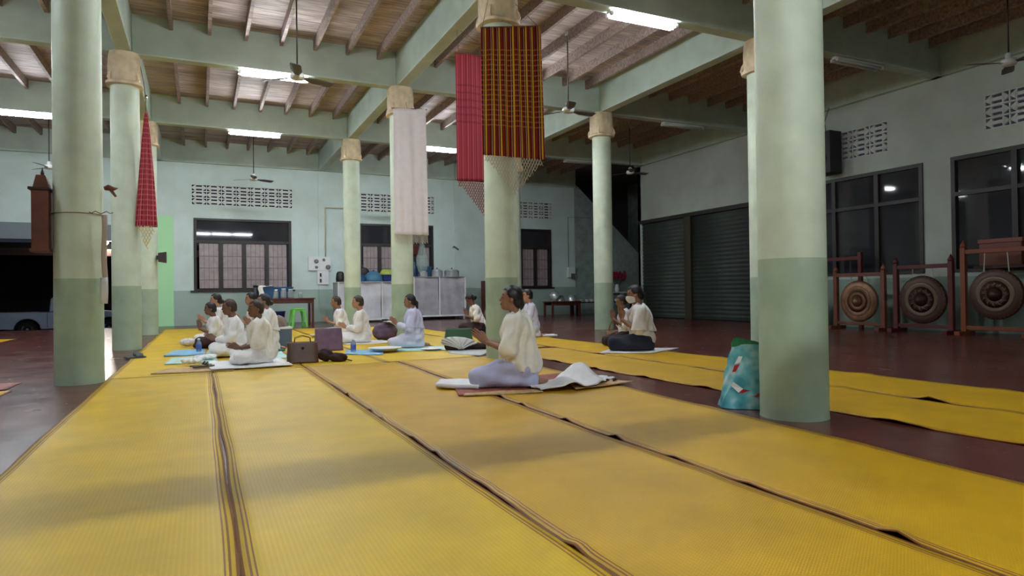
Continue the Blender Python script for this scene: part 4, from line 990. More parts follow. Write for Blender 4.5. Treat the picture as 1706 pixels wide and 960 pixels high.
def surface_net(F, lo, res):
    S = F < 0
    n = np.array(F.shape) - 1
    cnt = np.zeros(n, np.int32); acc = np.zeros(tuple(n) + (3,), np.float32)
    corner = [(i, j, k) for i in (0, 1) for j in (0, 1) for k in (0, 1)]
    def sl(A, c): return A[c[0]:c[0] + n[0], c[1]:c[1] + n[1], c[2]:c[2] + n[2]]
    for c in corner:
        for ax in range(3):
            if c[ax]: continue
            d = list(c); d[ax] = 1
            fa, fb = sl(F, c), sl(F, d); x = (fa < 0) != (fb < 0)
            t = np.where(x, fa / np.where(x, fa - fb, 1), 0)
            for i in range(3): acc[..., i] += np.where(x, c[i] + (t if i == ax else 0), 0)
            cnt += x
    act = cnt > 0
    idx = -np.ones(n, np.int64); idx[act] = np.arange(act.sum())
    cell = np.argwhere(act)
    V = (cell + acc[act] / cnt[act][:, None]) * res + np.asarray(lo, np.float32)
    Q = []
    for ax in range(3):
        a1, a2 = (ax + 1) % 3, (ax + 2) % 3
        s0 = [slice(1, -1)] * 3; s0[ax] = slice(0, -1); s1 = [slice(1, -1)] * 3; s1[ax] = slice(1, None)
        A, B = S[tuple(s0)], S[tuple(s1)]
        for flip, M in ((False, A & ~B), (True, ~A & B)):
            e = np.argwhere(M)
            if not len(e): continue
            base = e.copy(); base[:, a1] += 1; base[:, a2] += 1
            off = [(0, 0), (-1, 0), (-1, -1), (0, -1)]
            q = []
            for (o1, o2) in off:
                c = base.copy(); c[:, a1] += o1; c[:, a2] += o2; q.append(idx[c[:, 0], c[:, 1], c[:, 2]])
            q = np.stack(q, 1)
            Q.append(q[:, ::-1] if flip else q)
    Q = np.concatenate(Q); Q = Q[(Q >= 0).all(1)]
    return V, Q
def np_mesh(name, V, Q, mats, midx=None):
    me = bpy.data.meshes.new(name); me.from_pydata(V.tolist(), [], Q.tolist())
    for m in mats: me.materials.append(m)
    if midx is not None: me.polygons.foreach_set('material_index', midx.astype(np.int32))
    me.polygons.foreach_set('use_smooth', [True] * len(me.polygons)); me.update(); return me
def part(name, V, Q, m, parent, midx=None):
    o = bpy.data.objects.new(name, np_mesh(name, V, Q, m if isinstance(m, list) else [m], midx)); C.objects.link(o); o.parent = parent; return o

# pair of hands, palms together, fingers along +Z, thumbs towards -X (towards the body); wrists at the origin
def hands_mesh():
    Vs, Qs, base = [], [], 0
    for s in (1, -1):
        lo, hi = (-0.065, -0.05, -0.05), (0.06, 0.05, 0.20); res = 0.0042
        P = grid_pts(lo, hi, res); y = s * 0.013
        f = ell(P, (0.0, y, 0.045), (0.040, 0.0135, 0.055))
        f = smin(f, seg(P, (0, s * 0.03, -0.045), (0, y, 0.005), 0.026, 0.022), 0.02)
        for i, (x, L) in enumerate(((-0.027, 0.070), (-0.009, 0.082), (0.009, 0.076), (0.026, 0.058))):
            k = (x * 1.12, y * 0.85, 0.085 + L * 0.5); tip = (x * 1.05, s * 0.0085, 0.085 + L)
            f = smin(f, np.minimum(seg(P, (x, y, 0.075), k, 0.0092, 0.0085), seg(P, k, tip, 0.0085, 0.0068)), 0.004)
        f = smin(f, np.minimum(seg(P, (-0.028, y, 0.03), (-0.047, s * 0.012, 0.062), 0.0115, 0.0098), seg(P, (-0.047, s * 0.012, 0.062), (-0.045, s * 0.010, 0.092), 0.0095, 0.0075)), 0.008)
        V, Q = surface_net(f, lo, res); Vs.append(V); Qs.append(Q + base); base += len(V)
    return np.concatenate(Vs), np.concatenate(Qs)
HANDS = hands_mesh()
def rotY(V, a):
    c, s = math.cos(a), math.sin(a); X, Z = V[:, 0].copy(), V[:, 2].copy(); W = V.copy(); W[:, 0] = c * X + s * Z; W[:, 2] = -s * X + c * Z; return W

SKINS = {}
def skin_mats(tone):
    if tone not in SKINS:
        nm = 'skin_%d' % len(SKINS)
        SKINS[tone] = [mat(nm, tone, 0.5, noise=0.05, nscale=20), mat(nm + '_lips', (tone[0] * 0.82, tone[1] * 0.58, tone[2] * 0.6), 0.45), mat('eye_dark', (24, 18, 16), 0.3)]
    return SKINS[tone]

def person(label, loc, facing, pose='kneel', scale=1.0, lean=4.0, nod=0.0, tone=(150, 104, 80), top=None, bottom=None, hair=None,
           style='bun', wrist=(0.30, 0.0, 0.44), tilt=30.0, res=0.012, shawl=None, shawl_m=None, mask=False, sleeve='short', group='people praying on the mats', elbow=(0.07, 0.21, 0.34), head_turn=0.0, feet=None):
    t = thing('person', label, 'person', loc, R(facing), group); t.scale = (scale,) * 3
    dz = 0.0 if pose == 'kneel' else -0.085
    ca, sa = math.cos(R(lean)), math.sin(R(lean)); hz = 0.20 + dz
    def B(x, y, z):                       # a point of the trunk, leaned about the hips
        z += dz; return (x * ca + (z - hz) * sa, y, hz - x * sa + (z - hz) * ca)
    hc = Vector(B(0.035, 0, 0.82))        # head centre
    hn, ht = R(nod), R(head_turn)
    Rm = np.array(Matrix.Rotation(ht, 3, 'Z') @ Matrix.Rotation(hn, 3, 'Y'), np.float32)
    def Hd(P): return (P - np.array(hc, np.float32)) @ Rm       # to head space
    lo, hi = (-0.42, -0.42, -0.01), (0.62, 0.42, 1.02 + dz)
    sh = [B(0.0, s * 0.150, 0.595) for s in (1, -1)]
    el = [(elbow[0], s * elbow[1], elbow[2] + dz) for s in (1, -1)]
    wr = Vector(wrist) + Vector((0, 0, dz)); 
    a = R(tilt); hd = Vector((math.sin(a), 0, math.cos(a)))
    wp = [tuple(wr - hd * 0.02 + Vector((0, s * 0.026, 0))) for s in (1, -1)]
    # ---- body
    P = grid_pts(lo, hi, res); Z = P[..., 2]
    q = Hd(P)
    f = ell(q, (0.0, 0, 0.015), (0.094, 0.074, 0.092))
    f = smin(f, ell(q, (0.030, 0, -0.055), (0.062, 0.056, 0.062)), 0.03)
    f = smin(f, ell(q, (0.058, 0, -0.088), (0.030, 0.030, 0.024)), 0.02)                       # chin
    f = smin(f, seg(q, (0.086, 0, 0.010), (0.104, 0, -0.026), 0.007, 0.012), 0.012)             # nose
    f = smin(f, ell(q, (0.088, 0, -0.062), (0.015, 0.026, 0.012)), 0.012)                      # mouth
    for s in (1, -1):
        f = smin(f, ell(q, (-0.004, s * 0.076, -0.015), (0.018, 0.010, 0.030)), 0.006)          # ears
        f = np.maximum(f, -ell(q, (0.098, s * 0.032, 0.004), (0.016, 0.020, 0.010)))           # eye sockets
        f = smin(f, ell(q, (0.078, s * 0.031, 0.002), (0.014, 0.015, 0.011)), 0.004)
    neck0 = B(0.0, 0, 0.635); nk = Vector(hc) + Vector((-0.03, 0, -0.06))
    f = smin(f, seg(P, neck0, tuple(nk), 0.055, 0.047), 0.03)
    tr = ell(P, B(0.0, 0, 0.52), (0.098, 0.135, 0.13))
    tr = smin(tr, seg(P, (0, 0, hz + 0.02), B(0, 0, 0.46), 0.115, 0.10), 0.06)
    tr = smin(tr, seg(P, sh[0], sh[1], 0.045, 0.045), 0.05)
    tr = smin(tr, ell(P, (-0.02, 0, hz), (0.13, 0.15, 0.11)), 0.05)
    f = smin(f, tr, 0.03)
    arms = []
    for i in (0, 1):
        arms.append(smin(seg(P, sh[i], el[i], 0.046, 0.036), seg(P, el[i], wp[i], 0.036, 0.024), 0.01))
        f = smin(f, arms[i], 0.015)
    if pose == 'kneel':
        legs = [((-0.02, s * 0.085, hz - 0.01), (0.37, s * 0.095, 0.085), (-0.13, s * 0.075, 0.055), (-0.26, s * 0.06, 0.035)) for s in (1, -1)]
    elif pose == 'cross':
        legs = [((0, s * 0.09, hz), (0.27, s * 0.26, 0.105), (0.27, -s * 0.05, 0.055), (0.24, -s * 0.15, 0.045)) for s in (1, -1)]
    else:   # side: both legs folded back to the right
        legs = [((0, 0.085, hz), (0.36, 0.10, 0.085), (0.06, -0.10, 0.055), (-0.05, -0.20, 0.04)), ((0, -0.085, hz), (0.34, -0.13, 0.085), (-0.02, -0.22, 0.055), (-0.14, -0.25, 0.035))]
    for h, k, an, to in legs:
        g = smin(seg(P, h, k, 0.085, 0.062), seg(P, k, an, 0.058, 0.036), 0.02)
        g = smin(g, seg(P, an, to, 0.034, 0.022), 0.02); f = smin(f, g, 0.02)
    f = np.maximum(f, 0.004 - Z)
    V, Q = surface_net(f, lo, res)
    cen = V[Q].mean(1); ch = (cen - np.array(hc, np.float32)) @ Rm
    mi = np.zeros(len(Q), np.int32)
    mi[(ch[:, 0] > 0.082) & (np.abs(ch[:, 1]) < 0.026) & (ch[:, 2] < -0.05) & (ch[:, 2] > -0.072)] = 1
    mi[(ch[:, 0] > 0.06) & (np.abs(np.abs(ch[:, 1]) - 0.031) < 0.012) & (np.abs(ch[:, 2] - 0.001) < 0.0055)] = 2
    mi[(ch[:, 0] > 0.06) & (np.abs(np.abs(ch[:, 1]) - 0.033) < 0.018) & (np.abs(ch[:, 2] - 0.028) < 0.004)] = 2
    HV = rotY(HANDS[0], a) + np.array(wr, np.float32)
    part('body', np.concatenate([V, HV]), np.concatenate([Q, HANDS[1] + len(V)]), skin_mats(tone), t, np.concatenate([mi, np.zeros(len(HANDS[1]), np.int32)]))
    # ---- hair
    hm = hair or M_hair
    Ph = grid_pts(tuple(np.array(hc) - (0.24, 0.13, 0.28)), tuple(np.array(hc) + (0.13, 0.13, 0.14)), min(res, 0.009)); qh = Hd(Ph)
    hr = ell(qh, (-0.008, 0, 0.022), (0.101, 0.084, 0.100))
    hr = smin(hr, ell(qh, (-0.045, 0, -0.03), (0.060, 0.070, 0.075)), 0.02)
    if style == 'short': cut = np.maximum(qh[..., 0] - 0.035 - 0.75 * qh[..., 2], -0.075 - qh[..., 2])
    else: cut = np.maximum(qh[..., 0] - 0.018 - 0.85 * qh[..., 2], -0.105 - qh[..., 2])
    hr = np.maximum(hr, cut * 0.75)
    hr = np.maximum(hr, 0.007 - ell(qh, (0.02, 0, 0.0), (0.088, 0.070, 0.085)))
    if style == 'long': hr = smin(hr, ell(qh, (-0.075, 0, -0.055), (0.045, 0.055, 0.055)), 0.02)
    if style == 'bun': hr = smin(hr, ell(qh, (-0.105, 0, -0.045), (0.042, 0.046, 0.042)), 0.012)
    if style == 'pony':
        hr = smin(hr, smin(ell(qh, (-0.105, 0, -0.03), (0.03, 0.03, 0.03)), seg(qh, (-0.115, 0, -0.05), (-0.125, 0, -0.20), 0.028, 0.012), 0.02), 0.012)
    hr = hr + 0.003 * np.sin(qh[..., 1] * 120 + qh[..., 2] * 30)
    hv, hq = surface_net(hr, Ph[0, 0, 0], min(res, 0.009)); part('hair', hv, hq, hm, t)
    # ---- blouse
    def folds(A, k=1.0): 
        th = np.arctan2(P[..., 1], P[..., 0] + 0.02)
        return A * (np.sin(7 * th * k + 5 * np.sin(Z * 9)) + 0.6 * np.sin(Z * 38 + 4 * th) + 0.5 * np.sin(P[..., 0] * 33 + Z * 21))
    bl = ell(P, B(0.0, 0, 0.52), (0.128, 0.165, 0.155))
    bl = smin(bl, seg(P, (-0.01, 0, hz + 0.03), B(0, 0, 0.46), 0.172, 0.130), 0.06)
    bl = smin(bl, seg(P, sh[0], sh[1], 0.062, 0.062), 0.04)
    bl = smin(bl, seg(P, B(-0.02, 0, 0.56), B(0, 0, 0.645), 0.085, 0.064), 0.03)
    ln = {'short': 1.0, 'long': 1.0}[sleeve]
    for i in (0, 1):
        s_, e_ = np.array(sh[i]), np.array(el[i])
        bl = smin(bl, seg(P, s_, s_ + (e_ - s_) * (0.92 if sleeve == 'short' else 1.0), 0.066, 0.074), 0.03)
        if sleeve == 'long': bl = smin(bl, seg(P, e_, e_ + (np.array(wp[i]) - e_) * 0.82, 0.058, 0.046), 0.03)
    bl = bl + folds(0.006)
    hem = hz - 0.10
    bl = np.maximum(bl, hem - Z + 0.012 * np.sin(P[..., 1] * 14 + P[..., 0] * 9))
    nb = Vector(neck0) + Vector((0.02, 0, 0.035))
    bl = np.maximum(bl, -(seg(P, tuple(nb), tuple(nb + Vector((0.03, 0, 0.2))), 0.062, 0.10)))
    V, Q = surface_net(bl, lo, res); part('blouse', V, Q, top or M_white_cloth, t)
    # ---- skirt
    sk = ell(P, (-0.015, 0, hz - 0.04), (0.150, 0.170, 0.125))
    for h, k, an, to in legs:
        g = smin(seg(P, h, k, 0.112, 0.082), seg(P, k, an, 0.078, 0.058), 0.05); sk = smin(sk, g, 0.06)
    if pose == 'kneel': sk = smin(sk, ell(P, (0.12, 0, 0.06), (0.30, 0.19, 0.075)), 0.05)
    else: sk = smin(sk, ell(P, (0.13, 0, 0.05), (0.27, 0.24, 0.07)), 0.06)
    sk = sk + 0.005 * (np.sin(P[..., 0] * 26 + P[..., 1] * 12 + Z * 30) + np.sin(P[..., 0] * 11 - Z * 44))
    sk = np.maximum(sk, 0.006 - Z)
    V, Q = surface_net(sk, lo, res); part('skirt', V, Q, bottom or M_white_cloth, t)
    # ---- shawl thrown over the left shoulder, reaching down over the arm and the back
    if shawl:
        g = ell(P, B(0.0, 0, 0.52), (0.146, 0.184, 0.172))
        g = smin(g, seg(P, (-0.015, 0.01, hz + 0.02), B(-0.01, 0, 0.46), 0.196, 0.150), 0.06)
        g = smin(g, seg(P, sh[0], sh[1], 0.078, 0.070), 0.04)
        g = smin(g, seg(P, B(-0.02, 0, 0.56), B(0, 0, 0.655), 0.10, 0.076), 0.03)
        s_, e_ = np.array(sh[0]), np.array(el[0]); g = smin(g, seg(P, s_, s_ + (e_ - s_) * 0.95, 0.082, 0.092), 0.05)
        th = np.arctan2(P[..., 1], P[..., 0] + 0.02)
        g = g + 0.0095 * (np.sin(9 * th + 3 * np.sin(Z * 7)) + 0.7 * np.sin(5 * th + Z * 13) + 0.35 * np.sin(15 * th - Z * 10))
        zlo = {'full': hz - 0.06, 'half': hz + 0.14}[shawl]
        g = np.maximum(g, zlo - Z + 0.018 * np.sin(P[..., 0] * 11 + 1))
        nrm = np.array((0.15, -0.95, -0.25)); nrm /= np.linalg.norm(nrm)      # keep the left side of a diagonal plane
        dpl = (P - np.array(B(0.0, -0.06, 0.55), np.float32)) @ nrm.astype(np.float32)
        g = np.maximum(g, dpl)
        g = np.maximum(g, -(seg(P, tuple(nb), tuple(nb + Vector((0.03, 0, 0.2))), 0.066, 0.10)))
        V, Q = surface_net(g, lo, res); part('shawl', V, Q, shawl_m or M_cream_cloth, t)
    if mask:
        Pm = grid_pts(tuple(np.array(hc) - (0.05, 0.1, 0.16)), tuple(np.array(hc) + (0.16, 0.1, 0.06)), 0.006); qm = Hd(Pm)
        k = np.minimum(ell(qm, (0.040, 0, -0.055), (0.078, 0.070, 0.068)), ell(qm, (0.07, 0, -0.04), (0.060, 0.05, 0.055)))
        k = np.maximum(k, np.maximum(qm[..., 2] + 0.008, np.maximum(-0.105 - qm[..., 2], 0.018 - qm[..., 0])))
        V, Q = surface_net(k, Pm[0, 0, 0], 0.006); mk = part('face_mask', V, Q, M_white, t)
        for s in (1, -1):
            p = [Vector(Rm @ np.array(c, np.float32)) + hc for c in ((0.03, s * 0.070, -0.02), (0.0, s * 0.083, 0.0), (-0.02, s * 0.082, -0.01))]
            MB().tube(p, 0.0025, 4).build('ear_loop', M_white, mk)
    return t

LT, MT, DT = (182, 134, 108), (150, 106, 82), (120, 84, 66)
person('kneeling woman in a cream shawl and lavender skirt, hands together, on the red mat', (2.72, 5.60, 0.022), 153, 'kneel', 1.02, 2, -4, MT, M_cream_cloth, M_lav_cloth, M_hair, 'long',
       (0.30, 0.0, 0.42), 52, 0.0078, shawl='full', shawl_m=M_cream_cloth, elbow=(0.09, 0.21, 0.35))
person('woman in a white face mask and navy skirt praying on a white cloth', (5.95, 8.02, 0.030), 152, 'side', 1.14, 4, 12, MT, M_white_cloth, M_navy, M_hair, 'pony',
       (0.25, 0.0, 0.50), 8, 0.0095, shawl='half', shawl_m=M_white_cloth, mask=True)
person('person in a white blouse with bowed head half hidden behind the masked woman', (6.42, 9.05, 0.012), 160, 'kneel', 0.90, 6, 16, DT, M_white_cloth, M_brown_cloth, M_hair, 'short', (0.26, 0, 0.50), 6, 0.012)
person('kneeler in a pale short sleeved shirt on the outermost golden mat', (6.02, 11.8, 0.008), 165, 'kneel', 1.03, 2, 4, LT, M_palelav, M_palelav, M_hair, 'short', (0.25, 0, 0.44), 20)
person('woman in a cream blouse and dark trousers bowing her head near the steel basin', (5.96, 14.4, 0.008), 168, 'side', 1.08, 14, 42, DT, M_cream_cloth, M_brown_cloth, M_hair, 'bun', (0.26, 0, 0.44), 20)
person('woman in pale lavender with a ponytail and folded sash, praying beside the blue sheet', (3.22, 10.62, 0.02), 164, 'kneel', 0.95, 3, 4, MT, M_palelav, M_palelav, M_hair, 'pony', (0.30, 0, 0.42), 46, 0.010, shawl='half', shawl_m=mat('lilac_sash', (200, 198, 228), 0.85), sleeve='long')
person('grey haired woman in white seated by the purple bag', (2.72, 12.3, 0.022), 168, 'side', 1.03, 3, 2, LT, M_white_cloth, M_white_cloth, M_hair_gray, 'short', (0.28, 0, 0.36), 60, 0.011, sleeve='long')
person('woman in white with full sleeves seated beyond the grey haired woman', (2.78, 14.5, 0.010), 172, 'side', 1.04, 8, 6, MT, M_white_cloth, M_white_cloth, M_hair_brown, 'short', (0.28, 0, 0.40), 45)
person('short haired person in a cream shawl seated at the end of the front row', (0.70, 9.2, 0.037), 184, 'cross', 0.97, 2, 2, DT, M_cream_cloth, M_white_cloth, M_hair_brown, 'short', (0.27, 0, 0.30), 74, 0.0095, shawl='full', shawl_m=M_cream_cloth, head_turn=12)
person('second person of the front row in white, next to the cream shawl', (0.46, 10.7, 0.022), 180, 'cross', 1.0, 4, 6, DT, M_white_cloth, M_white_cloth, M_hair_brown, 'short', (0.28, 0, 0.34), 60, 0.011, sleeve='long')
person('woman in white beyond the person in dark trousers', (0.34, 14.0, 0.012), 178, 'kneel', 1.03, 4, 4, LT, M_white_cloth, M_white_cloth, M_hair, 'bun', (0.28, 0, 0.42), 45)
person('person in white shirt and dark trousers praying at the far row end', (0.24, 12.75, 0.012), 180, 'cross', 0.95, 6, 6, DT, M_white_cloth, M_brown_cloth, M_hair, 'short', (0.28, 0, 0.46), 8)
person('woman with black hair pinned up seated in the second row near the window', (0.92, 13.4, 0.010), 180, 'kneel', 1.04, 2, 4, LT, M_white_cloth, M_white_cloth, M_hair, 'bun', (0.26, 0, 0.44), 40)
person('woman in white with a broad sash seated by the slate blue cool box', (0.98, 11.4, 0.012), 182, 'kneel', 1.0, 2, 4, MT, M_white_cloth, M_white_cloth, M_hair, 'bun', (0.26, 0, 0.44), 40, shawl='half', shawl_m=M_white_cloth)
# ------------------------------------------------------------------ things laid out on the mats
def slab_cloth(name, label, pts, z, m, th=0.012, cat='cloth', wob=0.004, n=10, group=None):
    """a flat cloth or sheet through four floor corners, slightly rumpled"""
    p = [Vector((x, y, 0)) for x, y in pts]; c = sum(p, Vector()) / 4
    t = thing(name, label, cat, (c.x, c.y, z), group=group)
    def fn(u, v):
        q = (p[0] * (1 - u) + p[1] * u) * (1 - v) + (p[3] * (1 - u) + p[2] * u) * v - c
        return (q.x, q.y, th + wob * (math.sin(u * 9 + v * 4) + math.sin(v * 11 - u * 3) + 2.0) * 0.5)
    mb = MB(); mb.grid(fn, n, n)
    o = mb.build('sheet', m, t, smooth=True, fix=False)
    md = o.modifiers.new('thickness', 'SOLIDIFY'); md.thickness = th; md.offset = -1
    return t
M_tan = mat('tan_reed_mat', (196, 160, 112), 0.7, noise=0.12, nscale=20); M_redclay = mat('red_printed_mat', (150, 74, 58), 0.7, noise=0.2, nscale=9)
M_skyb = mat('sky_blue_sheet', (130, 186, 226), 0.4, noise=0.12, nscale=9); M_mint = mat('pale_aqua_sheet', (186, 220, 214), 0.5, noise=0.08, nscale=9)
M_paper = mat('pale_paper', (226, 228, 226), 0.6)
Z0 = 0.0085
slab_cloth('sitting_mat', 'red and tan printed sitting mat under the woman in the lavender skirt', [(2.02, 5.36), (3.72, 5.30), (3.55, 6.25), (2.25, 6.15)], Z0, M_redclay, 0.008, 'mat')
slab_cloth('sitting_mat', 'tan reed mat edge showing at the knees of the kneeling woman', [(2.05, 5.32), (2.75, 5.16), (2.80, 5.29), (2.12, 5.44)], Z0, M_tan, 0.012, 'mat')
slab_cloth('sitting_mat', 'tan reed mat with two dark marks behind the kneeling woman', [(3.05, 5.10), (3.80, 5.24), (3.50, 5.75), (3.25, 5.6)], Z0 + 0.012, M_tan, 0.008, 'mat')
slab_cloth('folded_towel', 'folded white towel on the mat in front of the kneeling woman', [(1.98, 5.86), (2.30, 5.58), (2.50, 5.92), (2.16, 6.22)], Z0 + 0.012, M_white_cloth, 0.035, 'towel', 0.006)
t = thing('draped_scarf', 'crumpled white scarf heaped behind the kneeling woman', 'scarf', (3.15, 5.36, Z0 + 0.012), R(8))
def fn(u, v):
    x = -0.42 + 1.02 * u; w = 0.10 + 0.18 * math.sin(PI * min(1, u * 1.1)) ; y = (v - 0.5) * 2 * w + 0.22 * max(0, u - 0.35)
    h = 0.17 * math.exp(-((u - 0.62) / 0.13) ** 2) * math.exp(-((v - 0.62) / 0.42) ** 2) + 0.09 * math.exp(-((u - 0.26) / 0.10) ** 2) * math.exp(-((v - 0.3) / 0.35) ** 2)
    return (x, y, 0.010 + h + 0.012 * abs(math.sin(u * 17 + v * 5)) + 0.008 * abs(math.sin(v * 13 + u * 6)))
cloth_sheet('cloth', fn, 44, 22, M_white_cloth, t, 0.008)
t = thing('hair_clips', 'pair of small dark hair clips lying on the tan reed mat', 'clips', (3.52, 5.32, Z0 + 0.024))
for dx in (0, 0.09): MB().tube([(dx, 0, 0.01), (dx + 0.03, 0.03, 0.018), (dx + 0.06, 0.05, 0.01)], 0.012, 6).build('clip', M_black, t, smooth=True)
# masked woman's cloth
slab_cloth('sitting_cloth', 'white cloth spread under the masked woman', [(5.22, 8.02), (5.80, 7.60), (6.62, 7.98), (5.78, 8.55)], Z0, M_white_cloth, 0.014, 'cloth', 0.004)
slab_cloth('folded_cloth', 'small folded white cloth beside the shirt sleeved kneeler', [(6.20, 11.6), (6.50, 11.55), (6.55, 11.8), (6.22, 11.85)], Z0, M_white_cloth, 0.04, 'cloth')
# things of the front row
slab_cloth('sitting_mat', 'tan cardboard mat at the front edge of the row beside the white cloth', [(-0.54, 8.72), (0.35, 8.60), (0.42, 9.15), (-0.35, 9.3)], Z0, M_tan, 0.008, 'mat')
slab_cloth('sitting_cloth', 'white cloth spread under the person in the cream shawl', [(0.10, 8.66), (1.05, 8.68), (1.00, 9.75), (0.02, 9.75)], Z0 + 0.0165, M_white_cloth, 0.008, 'cloth')
slab_cloth('plastic_sheet', 'glossy blue and white plastic sheet at the front of the row', [(-0.52, 11.2), (0.05, 11.2), (0.05, 12.2), (-0.42, 12.3)], Z0, M_skyb, 0.012, 'sheet', 0.008)
slab_cloth('plastic_sheet', 'pale aqua sheet with papers beside the row', [(-0.45, 9.85), (0.2, 9.8), (0.2, 10.9), (-0.40, 10.9)], Z0, M_mint, 0.008, 'sheet', 0.006)
slab_cloth('plastic_sheet', 'pale aqua sheet spread behind the cream shawl beside the brown handbag', [(0.72, 9.85), (1.15, 9.85), (1.15, 11.0), (0.72, 11.0)], Z0, M_mint, 0.008, 'sheet', 0.006)
for k, (x, y, w, h, lab) in enumerate(((-0.12, 9.55, 0.24, 0.04, 'rumpled white bag lying on the tan mat'), (0.05, 10.15, 0.30, 0.035, 'white book bag lying on the aqua sheet'), (-0.22, 13.3, 0.30, 0.07, 'white cloth bundle before the person in brown trousers'))):
    t = thing('white_bundle', lab, 'bundle', (x, y, Z0 + (0.010 if k < 2 else 0.0)), R(20 * k))
    mb = MB(); mb.grid(lambda u, v, w=w, h=h: ((w / 2) * math.cos(2 * PI * u) * math.sin(PI * (0.02 + 0.96 * v)) * (1 + 0.12 * math.sin(7 * u * 2 * PI)), 0.62 * (w / 2) * math.sin(2 * PI * u) * math.sin(PI * (0.02 + 0.96 * v)) * (1 + 0.1 * math.sin(5 * u * 2 * PI)), h * (1 - math.cos(PI * v)) + 0.012 * math.sin(9 * u * PI * 2) * math.sin(PI * v) + 0.012), 40, 14)
    mb.build('cloth', (M_paper, M_white_cloth, M_white_cloth)[k], t, smooth=True)
t = thing('leather_sandals', 'dark olive sandals among the bags on the tan mat', 'sandals', (0.02, 8.98, Z0 + 0.03), R(15))
for dx in (0, 0.12):
    MB().prism([(-0.13 + 0.0, dx), (-0.10, dx + 0.05), (0.10, dx + 0.055), (0.14, dx + 0.02), (0.10, dx - 0.03), (-0.10, dx - 0.03)], 0, 0.02, 'z').build('sole', mat('olive_leather', (84, 76, 44), 0.5), t, bevel=0.006)
    MB().tube([(0.04, dx - 0.03, 0.02), (0.05, dx + 0.01, 0.055), (0.04, dx + 0.055, 0.02)], 0.012, 6).build('strap', MATS['olive_leather'], t)
def bottle(label, x, y, z):
    t = thing('water_bottle', label, 'bottle', (x, y, z), group='blue labelled water bottles')
    MB().lathe([(0.030, 0), (0.033, 0.008), (0.033, 0.12), (0.030, 0.14), (0.014, 0.175), (0.013, 0.19)], 16).build('bottle_body', mat('bottle_clear', (150, 172, 190), 0.1, alpha=0.6), t, smooth=True)
    MB().lathe([(0.0345, 0.03), (0.0345, 0.11)], 16, capped=False).build('label_band', mat('bottle_label', (62, 92, 170), 0.4), t, smooth=True)
    MB().lathe([(0.016, 0.185), (0.016, 0.21), (0.012, 0.212)], 12).build('cap', M_white, t)
    t.scale = (1.25, 1.25, 1.0); return t
bottle('blue labelled water bottle on the glossy sheet at the front row', -0.04, 11.72, Z0 + 0.022)
bottle('blue labelled water bottle on the sky blue sheet by the ponytailed woman', 2.12, 10.2, Z0 + 0.022)
slab_cloth('plastic_sheet', 'sky blue plastic sheet before the ponytailed woman', [(1.95, 10.0), (2.42, 9.55), (2.62, 10.3), (2.12, 10.75)], Z0, M_skyb, 0.008, 'sheet', 0.006)
lathe_thing('tray', 'large round white tray in front of the ponytailed woman', 'tray', (2.60, 10.12, Z0 + 0.02), [('dish', [(0.16, 0), (0.26, 0.045), (0.27, 0.05), (0.25, 0.05), (0.15, 0.012)], M_white)])
slab_cloth('sitting_cloth', 'pale sheet under the ponytailed woman', [(2.72, 10.05), (3.65, 9.75), (3.70, 10.6), (2.85, 10.95)], Z0, M_mint, 0.006, 'cloth', 0.004)
slab_cloth('sitting_cloth', 'white cloth under the grey haired woman', [(2.35, 11.9), (3.2, 11.9), (3.2, 12.7), (2.35, 12.7)], Z0, M_white_cloth, 0.008, 'cloth')
slab_cloth('cardboard_sheet', 'grey cardboard sheet beneath the silver cloth by the striped banner column', [(3.35, 9.25), (3.62, 8.7), (4.3, 9.6), (3.56, 9.98)], 0.0, mat('grey_board', (176, 178, 176), 0.6), 0.008, 'sheet')
# bags
def tote(name, label, x, y, rz, w, d, h, m, mh, handle=True, parts=()):
    t = thing(name, label, 'bag', (x, y, Z0), R(rz))
    mb = MB(); mb.grid(lambda u, v: ((w / 2 * (1 - 0.06 * v)) * math.copysign(abs(math.cos(2 * PI * u)) ** 0.35, math.cos(2 * PI * u)) * (1 + 0.015 * math.sin(v * 11 + u * 20)), (d / 2 * (1 - 0.55 * v)) * math.copysign(abs(math.sin(2 * PI * u)) ** 0.45, math.sin(2 * PI * u)), h * v), 48, 12)
    mb.add([(0, 0, 0.002)], []); mb.build('bag_body', m, t, smooth=True, solid=0.008, fix=False)
    MB().box(-w * 0.47, w * 0.47, -d * 0.22, d * 0.22, h * 0.90, h * 0.955).build('closure', m, t, bevel=0.006)
    if handle:
        for s in (-1, 1): MB().tube([(-w * 0.26, s * d * 0.2, h * 0.97), (-w * 0.24, s * d * 0.5, h * 1.2), (0, s * d * 0.6, h * 1.3), (w * 0.24, s * d * 0.5, h * 1.2), (w * 0.26, s * d * 0.2, h * 0.97)], 0.004, 6).build('handle', mh, t, smooth=True)
    return t
tb = tote('handbag', 'brown leather handbag standing on the mat with thin raised handles', 1.22, 9.12, -4, 0.40, 0.17, 0.28, mat('brown_leather', (92, 66, 56), 0.4, noise=0.1, nscale=10), M_wood_dark)
MB().lathe([(0.02, 0), (0.014, 0.01), (0.003, 0.012)], 12, (0, -0.062, 0.20), 'y').build('clasp', M_black, tb, smooth=True)
t = thing('cloth_bundle', 'crumpled dark brown jacket heaped beside the brown handbag', 'bundle', (1.58, 9.08, Z0))
for k, (x, y, z, r) in enumerate(((-0.04, 0.06, 0.09, 0.10), (0.05, -0.02, 0.06, 0.085), (0.13, -0.06, 0.055, 0.075))):
    pass
Pb = grid_pts((-0.22, -0.2, -0.02), (0.28, 0.2, 0.25), 0.012)
